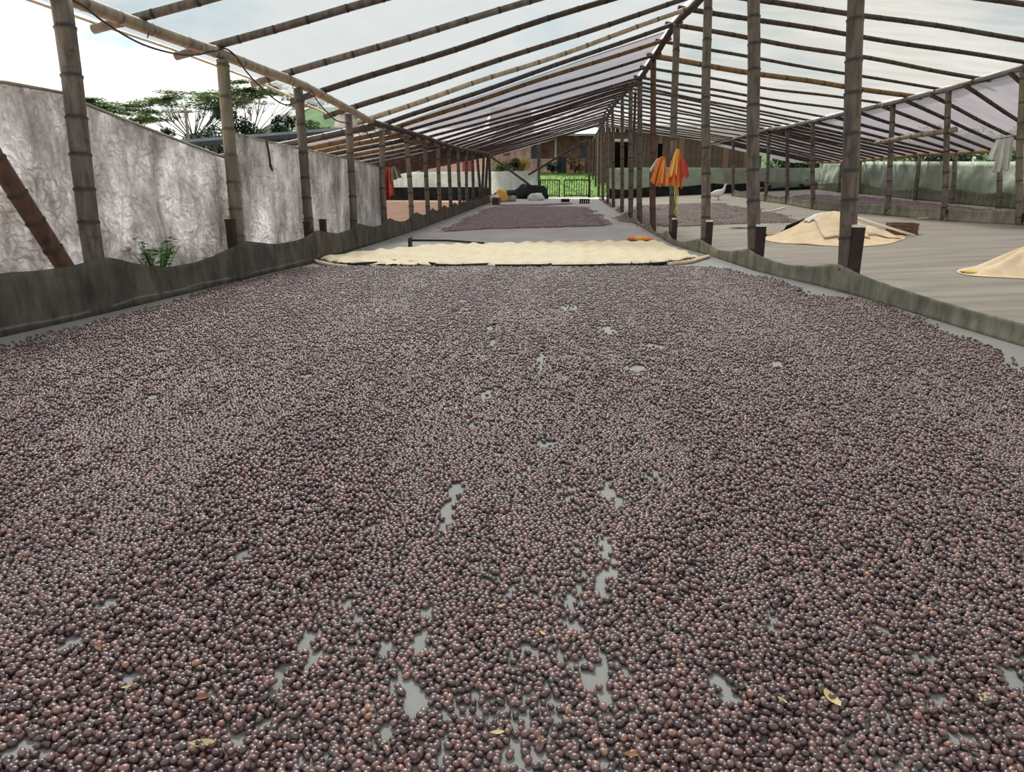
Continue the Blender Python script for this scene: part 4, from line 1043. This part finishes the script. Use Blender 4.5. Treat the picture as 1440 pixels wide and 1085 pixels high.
for k, Y in enumerate((12.6, 16.5, 20.5, 24.5, 28.5)):
    a = nb(Y) + Vector((-6.0, -.3, -1.15)); tag(own(bamboo('bamboo_post', [(a.x, a.y, -.02), (a.x, a.y, a.z + .02)], .05, .045, 'bamboo_dark', .3)), 'short bamboo post under the low side of the neighbouring roof', 'post', 'posts of the neighbouring left roof')
bm = [nb(float(y)) + Vector((-6.0, -.3, -1.19)) for y in (12.4, 20, 28.8)]
tag(own(bamboo('bamboo_beam', bm, .045, .04, 'bamboo_dark', .4)), 'low bamboo beam of the neighbouring left roof', 'beam')
# dark steel shed with a thin roof
SY = 24.0
p1, p2, p3 = onY(250, 190, 20), onY(425, 189, 24), onY(500, 178, 27)
shd = empty('open_shed', (p2.x, p2.y, 0)); tag(shd, 'open shed with thin metal roof and dark steel frame behind the left screen', 'shed')
ra, rb = onY(240, 201, 20.0), onY(505, 180, 25.0)
d = (rb - ra); nrm = Vector((-.75, .66, 0))
m = MB(); q = [ra, rb, rb + nrm * 4 + Vector((0, 0, -.1)), ra + nrm * 4 + Vector((0, 0, -.1))]; t_ = Vector((0, 0, .06))
m.add(q + [v + t_ for v in q], [(3, 2, 1, 0), (4, 5, 6, 7), (0, 1, 5, 4), (1, 2, 6, 5), (2, 3, 7, 6), (3, 0, 4, 7)]); m.build('roof', 'metal_roof', shd, origin=ra, smooth=False)
m = MB(); m.bar(ra + Vector((0, 0, -.08)), rb + Vector((0, 0, -.08)), .08, .12); m.build('fascia_beam', 'dark_steel', shd, origin=ra, smooth=False)
m = MB(); m.bar(ra + Vector((0, 0, -.55)), rb + Vector((0, 0, -.45)), .06, .08); m.build('lower_rail', 'dark_steel', shd, origin=ra, smooth=False)
for t in (0, .2, .4, .55, .7, .78, .86, 1):
    p = ra.lerp(rb, t); m = MB(); m.box((p.x, p.y, (p.z - .05) / 2), (.08, .08, p.z - .05)); m.build('column', 'dark_steel', shd, origin=(p.x, p.y, 0), smooth=False)
    p = p + nrm * 3.9; m = MB(); m.box((p.x, p.y, (p.z - .15) / 2), (.08, .08, p.z - .1)); m.build('column', 'dark_steel', shd, origin=(p.x, p.y, 0), smooth=False)

# ------------------------------------------------------------------ gate and things at the far end
GY = 33.0
def leaf(pxa, pxb, label):
    a, b = onY(pxa, 270, GY), onY(pxb, 270, GY); zt = zat(253, a.x, GY); g = empty('iron_gate', (a.x, GY, 0)); tag(g, label, 'gate')
    m = MB(); m.bar((a.x, GY, zt), (b.x, GY, zt), .045); m.build('top_rail', 'iron', g, origin=(a.x, GY, zt), smooth=False)
    m = MB(); m.bar((a.x, GY, .08), (b.x, GY, .08), .04); m.build('bottom_rail', 'iron', g, origin=(a.x, GY, .08), smooth=False)
    n = int(round((b.x - a.x) / .105))
    for k in range(n + 1):
        x = a.x + (b.x - a.x) * k / n; m = MB(); m.bar((x, GY, .0 if k in (0, n) else .06), (x, GY, zt), .05 if k in (0, n) else .026); m.build('bar', 'iron', g, origin=(x, GY, .06), smooth=False)
leaf(760, 786.5, 'black iron bar gate leaf beside the white far screen'); leaf(793.5, 828, 'wider black iron bar gate leaf beside the centre posts')
for px, py, r, lab in ((757.5, 203, .07, 'tall post between the white far screen and the gate'), (829, 196, .05, 'dark post closing the gate beside the ridge posts')):
    a = onY(px, 275, GY + .1); make_post(a, onY(px, py, GY + .1), r, r, 'bamboo_dark', lab, None)
for k, (p, q, Y0, Y1, lab) in enumerate((((690, 220), (760, 271), 29.5, 31.9, 'dark slanting brace from the last left post to the floor'), ((743, 245.5), (826, 197), 31.9, 31.9, 'thin dark brace rising towards the far end of the ridge'))):
    tag(own(bamboo('bamboo_brace', [onY(*p, Y0), onY(*q, Y1)], .045, .045, 'bamboo_dark', .35)), lab, 'brace')
def sack(px, py, size, mat, label, seed): c = gz(px, py); c.z = 0; lumpy('sack', mat, c, size, label, 'sack', seed)
sack(694, 284, (.5, .4, .24), 'cloth_white', 'white sack lying left of the orange sack at the far end', 51)
sack(705, 283.5, (.42, .4, .46), 'cloth_yellow', 'orange yellow sack standing among white sacks at the far end', 52)
sack(717, 283, (.5, .4, .22), 'cloth_straw', 'low pale brown sack beside the orange one', 53)
sack(754, 281.5, (.65, .4, .26), 'cloth_white', 'white sack in front of the black net heap by the gate', 54)
c = gz(745, 279.5); lumpy('net_heap', 'net_black', (c.x, c.y + .4, 0), (1.4, .8, .55), 'heap of black netting in front of the white far screen', 'netting', 55)
c = gz(722, 279.5); lumpy('net_heap', 'net_black', (c.x, c.y + .6, 0), (1.6, .6, .32), 'low dark roll of netting below the white far screen', 'netting', 56)
def pallet(px, py, w, label, mat='black_wood', h=.13):
    c = gz(px, py); g = empty('crate', (c.x, c.y, 0)); tag(g, label, 'crate')
    for k in range(3): m = MB(); m.box((c.x, c.y + (k - 1) * .25, h - .012), (w, .16, .025)); m.build('slat', mat, g, origin=(c.x, c.y, 0), smooth=False)
    n = 5
    for k in range(n):
        m = MB(); m.box((c.x - w / 2 + .03 + (w - .06) * k / (n - 1), c.y, (h - .02) / 2), (.055, .6, h - .02)); m.build('bearer', mat, g, origin=(c.x, c.y, 0), smooth=False)
pallet(795, 283.5, .30, 'small dark slatted crate on the floor near the gate', h=.1); pallet(822, 285.5, .36, 'larger dark slatted crate beside the centre skirt', h=.14); pallet(698, 287.2, .22, 'upright brown slatted crate in front of the white sacks', 'wood_brown', .22)

# ------------------------------------------------------------------ houses behind
def wall_rect(mb, xa, xb, Y, za, zb, th=.2): mb.box(((xa + xb) / 2, Y + th / 2, (za + zb) / 2), (abs(xb - xa), th, zb - za))
def H(px, Y=HY): return onY(px, 238, Y).x
def Z(py, Y=HY): return zat(py, -3, Y)
house = empty('brick_house', (H(760), HY, lawn_z(0, HY))); tag(house, 'pinkish brick house with dark veranda behind the green lawn', 'house')
def part(name, mat, parent, xa, xb, za, zb, Y=HY, th=.2, smooth=False):
    m = MB(); wall_rect(m, xa, xb, Y, za, zb, th); o = m.build(name, mat, parent, origin=(xa, Y, za), smooth=smooth); return own(o)
zb_ = .2
part('wall', 'brick_pink', house, H(690), H(746.5), zb_, Z(150)); w_ = part('window', 'door_red', house, H(708), H(716.5), Z(218.5), Z(212), HY - .06, .08); part('pane', 'window_glass', w_, H(709), H(715.5), Z(217.8), Z(212.8), HY - .09, .04)
w_ = part('window', 'dark_steel', house, H(747), H(756), Z(223), Z(206), HY + .05, .1); part('pane', 'window_glass', w_, H(748), H(755), Z(222), Z(207), HY + .0, .06)
part('wall', 'brick_pink', house, H(746.5), H(783), zb_, Z(223), HY)
part('wall', 'brick_pink', house, H(690), H(840), zb_, Z(160), HY + 2.2)
for px_s in (690.5, 746.5, 839):
    m = MB(); m.box((H(px_s), HY + 1.2, (zb_ + Z(170)) / 2), (.2, 2.2, Z(170) - zb_)); own(m.build('side_wall', 'brick_pink', house, origin=(H(px_s), HY, zb_), smooth=False))
part('wall', 'brick_orange', house, H(796.5), H(822), zb_, Z(223), HY)
part('door', 'door_blue', house, H(784), H(795.5), zb_, Z(221), HY + .6, .1)
for a, b in ((757, 760), (780, 782.5)): part('column', 'column_grey', house, H(a), H(b), zb_, Z(185), HY - .3, .25)
w_ = part('window', 'door_blue', house, H(816), H(823), Z(222), Z(204), HY + .2, .1)
for k in range(3): part('pane', 'window_glass', w_, H(816.6 + k * 2.1), H(818.2 + k * 2.1), Z(221), Z(205), HY + .14, .06)
m = MB(); xa, xb = H(680), H(845); z1, z2 = Z(192), Z(150)
m.add([(xa, HY - 1.2, z1), (xb, HY - 1.2, z1), (xb, HY + 4, z2), (xa, HY + 4, z2), (xa, HY - 1.2, z1 + .12), (xb, HY - 1.2, z1 + .12), (xb, HY + 4, z2 + .12), (xa, HY + 4, z2 + .12)], [(3, 2, 1, 0), (4, 5, 6, 7), (0, 1, 5, 4), (1, 2, 6, 5), (2, 3, 7, 6), (3, 0, 4, 7)]); m.build('roof', 'metal_roof', house, origin=(xa, HY, z1), smooth=False)
PY_ = 42.0
pk = empty('pink_house', (H(600, PY_), PY_, 0)); tag(pk, 'pink plastered house with red door behind the left plot', 'house')
def Zp(py): return zat(py, -9, PY_)
part('wall', 'plaster_pink', pk, H(500, PY_), H(688, PY_), 0, Zp(200), PY_)
part('door', 'door_red', pk, H(651, PY_), H(663.5, PY_), .5, Zp(222), PY_ - .08, .12)
for a in (565, 591): w_ = part('window', 'door_blue', pk, H(a, PY_), H(a + 8, PY_), Zp(244), Zp(234), PY_ - .05, .1); part('pane', 'window_glass', w_, H(a + 1, PY_), H(a + 7, PY_), Zp(243), Zp(235), PY_ - .08, .05)
m = MB(); xa, xb = H(496, PY_), H(692, PY_); z1 = Zp(201)
m.add([(xa, PY_ - .8, z1), (xb, PY_ - .8, z1), (xb, PY_ + 3, z1 + .8), (xa, PY_ + 3, z1 + .8), (xa, PY_ - .8, z1 + .1), (xb, PY_ - .8, z1 + .1), (xb, PY_ + 3, z1 + .9), (xa, PY_ + 3, z1 + .9)], [(3, 2, 1, 0), (4, 5, 6, 7), (0, 1, 5, 4), (1, 2, 6, 5), (2, 3, 7, 6), (3, 0, 4, 7)]); m.build('roof', 'metal_roof', pk, origin=(xa, PY_, z1), smooth=False)
# dark wooden barn to the right
BY_ = 40.0
bn = empty('wooden_barn', (H(930, BY_), BY_, 0)); tag(bn, 'dark brown boarded barn behind the right back screen', 'barn')
def Zb(py): return zat(py, 3, BY_)
part('back_wall', 'board_brown', bn, H(842, BY_), H(1063, BY_), 0, Zb(180), BY_ + 4.0, .1)
for xs in (H(842, BY_), H(1062, BY_)):
    m = MB(); m.box((xs, BY_ + 2.05, Zb(180) / 2), (.08, 4.0, Zb(180))); own(m.build('side_wall', 'board_brown', bn, origin=(xs, BY_, 0), smooth=False))
OPEN = [(H(866, BY_), H(884, BY_), .5, Zb(200)), (H(925, BY_), H(932, BY_), .5, Zb(202))]
x = H(842, BY_); k = 0
while x < H(1062, BY_):
    w = R.uniform(.2, .34); mt = 'board_brown' if k % 4 else 'wood_brown'; zt_ = Zb(178) + R.uniform(-.1, .1); yo = BY_ + R.uniform(-.02, .02)
    hole = [q for q in OPEN if q[0] < x + w / 2 < q[1]]
    if hole:
        part('board', mt, bn, x, x + w - .01, 0, hole[0][2], yo, .05); part('board', mt, bn, x, x + w - .01, hole[0][3], zt_, yo, .05)
    else: part('board', mt, bn, x, x + w - .01, 0, zt_, yo, .05)
    x += w; k += 1
part('lintel', 'column_grey', bn, H(862, BY_), H(886, BY_), Zb(199), Zb(195), BY_ - .1, .06)
m = MB(); xa, xb = H(836, BY_), H(1068, BY_); z1 = Zb(180)
m.add([(xa, BY_ - .6, z1), (xb, BY_ - .6, z1), (xb, BY_ + 5, z1 + 1.2), (xa, BY_ + 5, z1 + 1.2), (xa, BY_ - .6, z1 + .1), (xb, BY_ - .6, z1 + .1), (xb, BY_ + 5, z1 + 1.3), (xa, BY_ + 5, z1 + 1.3)], [(3, 2, 1, 0), (4, 5, 6, 7), (0, 1, 5, 4), (1, 2, 6, 5), (2, 3, 7, 6), (3, 0, 4, 7)]); m.build('roof', 'metal_roof', bn, origin=(xa, BY_, z1), smooth=False)

# ------------------------------------------------------------------ plants, trees
def leaves(mb, c, rad, n, size, rnd, flat=1.0):
    for _ in range(n):
        while True:
            p = Vector((rnd.uniform(-1, 1), rnd.uniform(-1, 1), rnd.uniform(-1, 1)))
            if p.length < 1: break
        p = Vector(c) + Vector((p.x * rad[0], p.y * rad[1], p.z * rad[2])); a = rnd.random() * 6.28; t = rnd.uniform(-.9, .9) * flat; l = size * rnd.uniform(.6, 1.3)
        d = Vector((math.cos(a) * math.cos(t), math.sin(a) * math.cos(t), math.sin(t))) * l; s = Vector((-math.sin(a), math.cos(a), rnd.uniform(-.5, .5) * flat)) * l * .45
        mb.add([p - d * .5, p + s * .5, p + d * .5, p - s * .5], [(0, 1, 2, 3)])
def shrub(name, c, rad, n, size, mat, label, seed, group=None):
    rnd = random.Random(seed); c = Vector(c); o = empty(name, c); tag(o, label, 'shrub', group)
    m = MB()
    for k in range(6):
        a = rnd.random() * 6.28; m.tube([c, c + Vector((math.cos(a) * rad[0] * .3, math.sin(a) * rad[1] * .3, rad[2] * .8)), c + Vector((math.cos(a) * rad[0] * .6, math.sin(a) * rad[1] * .6, rad[2] * 1.5))], [.03, .02, .008], 5)
    m.build('stem', 'bark', o, origin=c); m = MB()
    for k in range(7): leaves(m, c + Vector((rnd.uniform(-.6, .6) * rad[0], rnd.uniform(-.6, .6) * rad[1], rad[2] * rnd.uniform(.45, 1.45))), (rad[0] * .55, rad[1] * .55, rad[2] * .5), n // 7, size, rnd)
    tag(m.build('foliage', mat, o, origin=c, smooth=False), kind='stuff')
zl = lawn_z(0, 45.5)
for px, mt, h, lab, s in ((706, 'leaf_weed', .38, 'low green bush below the red window of the brick house', 1), (722, 'leaf_dark', .55, 'darker rounded bush between green and yellow bushes', 2), (735, 'leaf_yellow_bush', .52, 'yellow leaved bush against the pinkish brick wall', 3), (778, 'leaf_dark', .45, 'dark green bush under the grey veranda column', 4), (809, 'leaf_dark', .55, 'dark potted looking bush before the orange brick wall', 5)):
    shrub('garden_bush', (H(px, 45.5), 45.5, zl), (.5, .4, h), 420, .16, mt, lab, s)
for px, Y, h, lab, s in ((1075, 38, 1.75, 'green shrub above the back screen corner', 11), (1100, 37, 1.6, 'light green shrub beside the corner of the back screen', 12), (1125, 37, 1.5, 'low shrub over the end of the back screen', 13), (1315, 24, 1.3, 'green bush showing above the right screen', 14), (1365, 22, 1.35, 'dense bush above the right screen beside the shirt', 15), (1425, 20, 1.3, 'bush behind the hanging pale shirt', 16), (1240, 30, 1.3, 'far bush over the right screen', 17), (1280, 26, 1.35, 'bushy shrub between the far bush and the others over the right screen', 18), (1160, 36, 1.5, 'shrub behind the corner where both green screens meet', 19)):
    x = onY(px, 238, Y).x + 1.0; shrub('hedge_shrub', (x, Y, 0), (1.25, 1.5, h), 2600, .19, 'leaf_hedge' if s % 2 else 'leaf_dark', lab, s)

def umbrella(base, H_, spread, label, seed, layers=26, mat='leaf_umbrella', lean=0.0, lsize=.42):
    rnd = random.Random(seed); base = Vector(base); o = empty('umbrella_tree', base); tag(o, label, 'tree')
    t = MB(); fo = MB(); fork = base + Vector((lean * .3, 0, H_ * .42)); t.tube([base, base.lerp(fork, .5) + Vector((.1, 0, 0)), fork], [spread * .022, spread * .018, spread * .015], 8)
    for k in range(layers):
        a = 6.28 * k / layers + rnd.uniform(-.2, .2); r = spread * math.sqrt(rnd.uniform(.05, 1)); dome = H_ * (1 - .24 * (r / spread) ** 1.8) * rnd.uniform(.93, 1.0)
        e = base + Vector((lean + math.cos(a) * r, math.sin(a) * r * .6, dome)); mid = fork.lerp(e, .55) + Vector((0, 0, -H_ * .04))
        t.tube([fork, mid, e], [spread * .009, spread * .006, spread * .002], 5)
        for j in range(3):
            e2 = e + Vector((rnd.uniform(-.22, .22) * spread, rnd.uniform(-.15, .15) * spread, rnd.uniform(-.06, .0) * H_)); t.tube([mid, (mid + e2) / 2, e2], [spread * .004, spread * .003, spread * .001], 4)
            leaves(fo, e2, (spread * .17, spread * .15, H_ * .02), 120, lsize, rnd, .35)
    t.build('trunk', 'bark', o, origin=base); tag(fo.build('foliage', mat, o, origin=base, smooth=False), kind='stuff')
UY = 80.0
def bx(px, Y): return onY(px, 238, Y).x
umbrella((bx(160, UY), UY, 0), zat(133, bx(160, UY), UY), 5.6, 'flat topped umbrella tree over the sloping screen top', 21, 40)
umbrella((bx(268, 74), 74, 0), zat(119, bx(295, 74), 74), 7.0, 'broad umbrella tree behind the mossy post with bare branches', 22, 26, lean=2.2)
umbrella((bx(352, 70), 70, 0), zat(104, bx(385, 70), 70), 5.8, 'taller umbrella tree with sparse crown behind the stained screen', 23, 18, lean=1.5)
def dark_tree(px, Y, top, w, label, seed, mat='leaf_dark', n=3600):
    rnd = random.Random(seed); b = Vector((bx(px, Y), Y, 0)); Ht = zat(top, b.x, Y); o = empty('leafy_tree', b); tag(o, label, 'tree'); t = MB(); fo = MB()
    t.tube([b, b + Vector((.1, 0, Ht * .4)), b + Vector((0, 0, Ht * .85))], [.22, .16, .05], 7)
    for k in range(11):
        e = b + Vector((rnd.uniform(-1, 1) * w, rnd.uniform(-1, 1) * w, Ht * rnd.uniform(.38, .93))); t.tube([b + Vector((0, 0, Ht * .35)), e], [.07, .02], 5); leaves(fo, e, (w * .42, w * .42, Ht * .10), n // 11, .34, rnd)
    t.build('trunk', 'bark', o, origin=b); tag(fo.build('foliage', mat, o, origin=b, smooth=False), kind='stuff')
dark_tree(352, 58, 140, 2.1, 'dark leafy tree standing before the sparse umbrella crown', 31); dark_tree(412, 60, 158, 1.5, 'rounded dark tree beside the distant hill', 32); dark_tree(235, 64, 172, 1.5, 'low dark tree showing over the sloping screen', 33)
dark_tree(463, 70, 172, 2.2, 'pale green low tree in front of the distant hill', 34, 'leaf_umbrella'); dark_tree(300, 66, 190, 2.6, 'low dark thicket between umbrella trees and shed', 35); dark_tree(385, 66, 186, 3.0, 'wide low thicket behind the stained screen', 36); dark_tree(265, 68, 186, 2.0, 'small dark thicket beside the utility pole', 37)
b = Vector((bx(270, 50), 50, 0)); up_ = empty('utility_pole', b); tag(up_, 'slim grey utility pole in front of the umbrella trees', 'pole')
zt = zat(152, b.x, 50); m = MB(); m.tube([b, b + Vector((0, 0, zt))], [.13, .09], 8); m.build('shaft', 'bark', up_, origin=b)
m = MB(); m.bar(b + Vector((-.5, 0, zt - .25)), b + Vector((.5, 0, zt - .25)), .08); m.build('crossarm', 'wood_brown', up_, origin=b, smooth=False)

for o in bpy.data.objects:
    if '_w' in o: del o['_w']
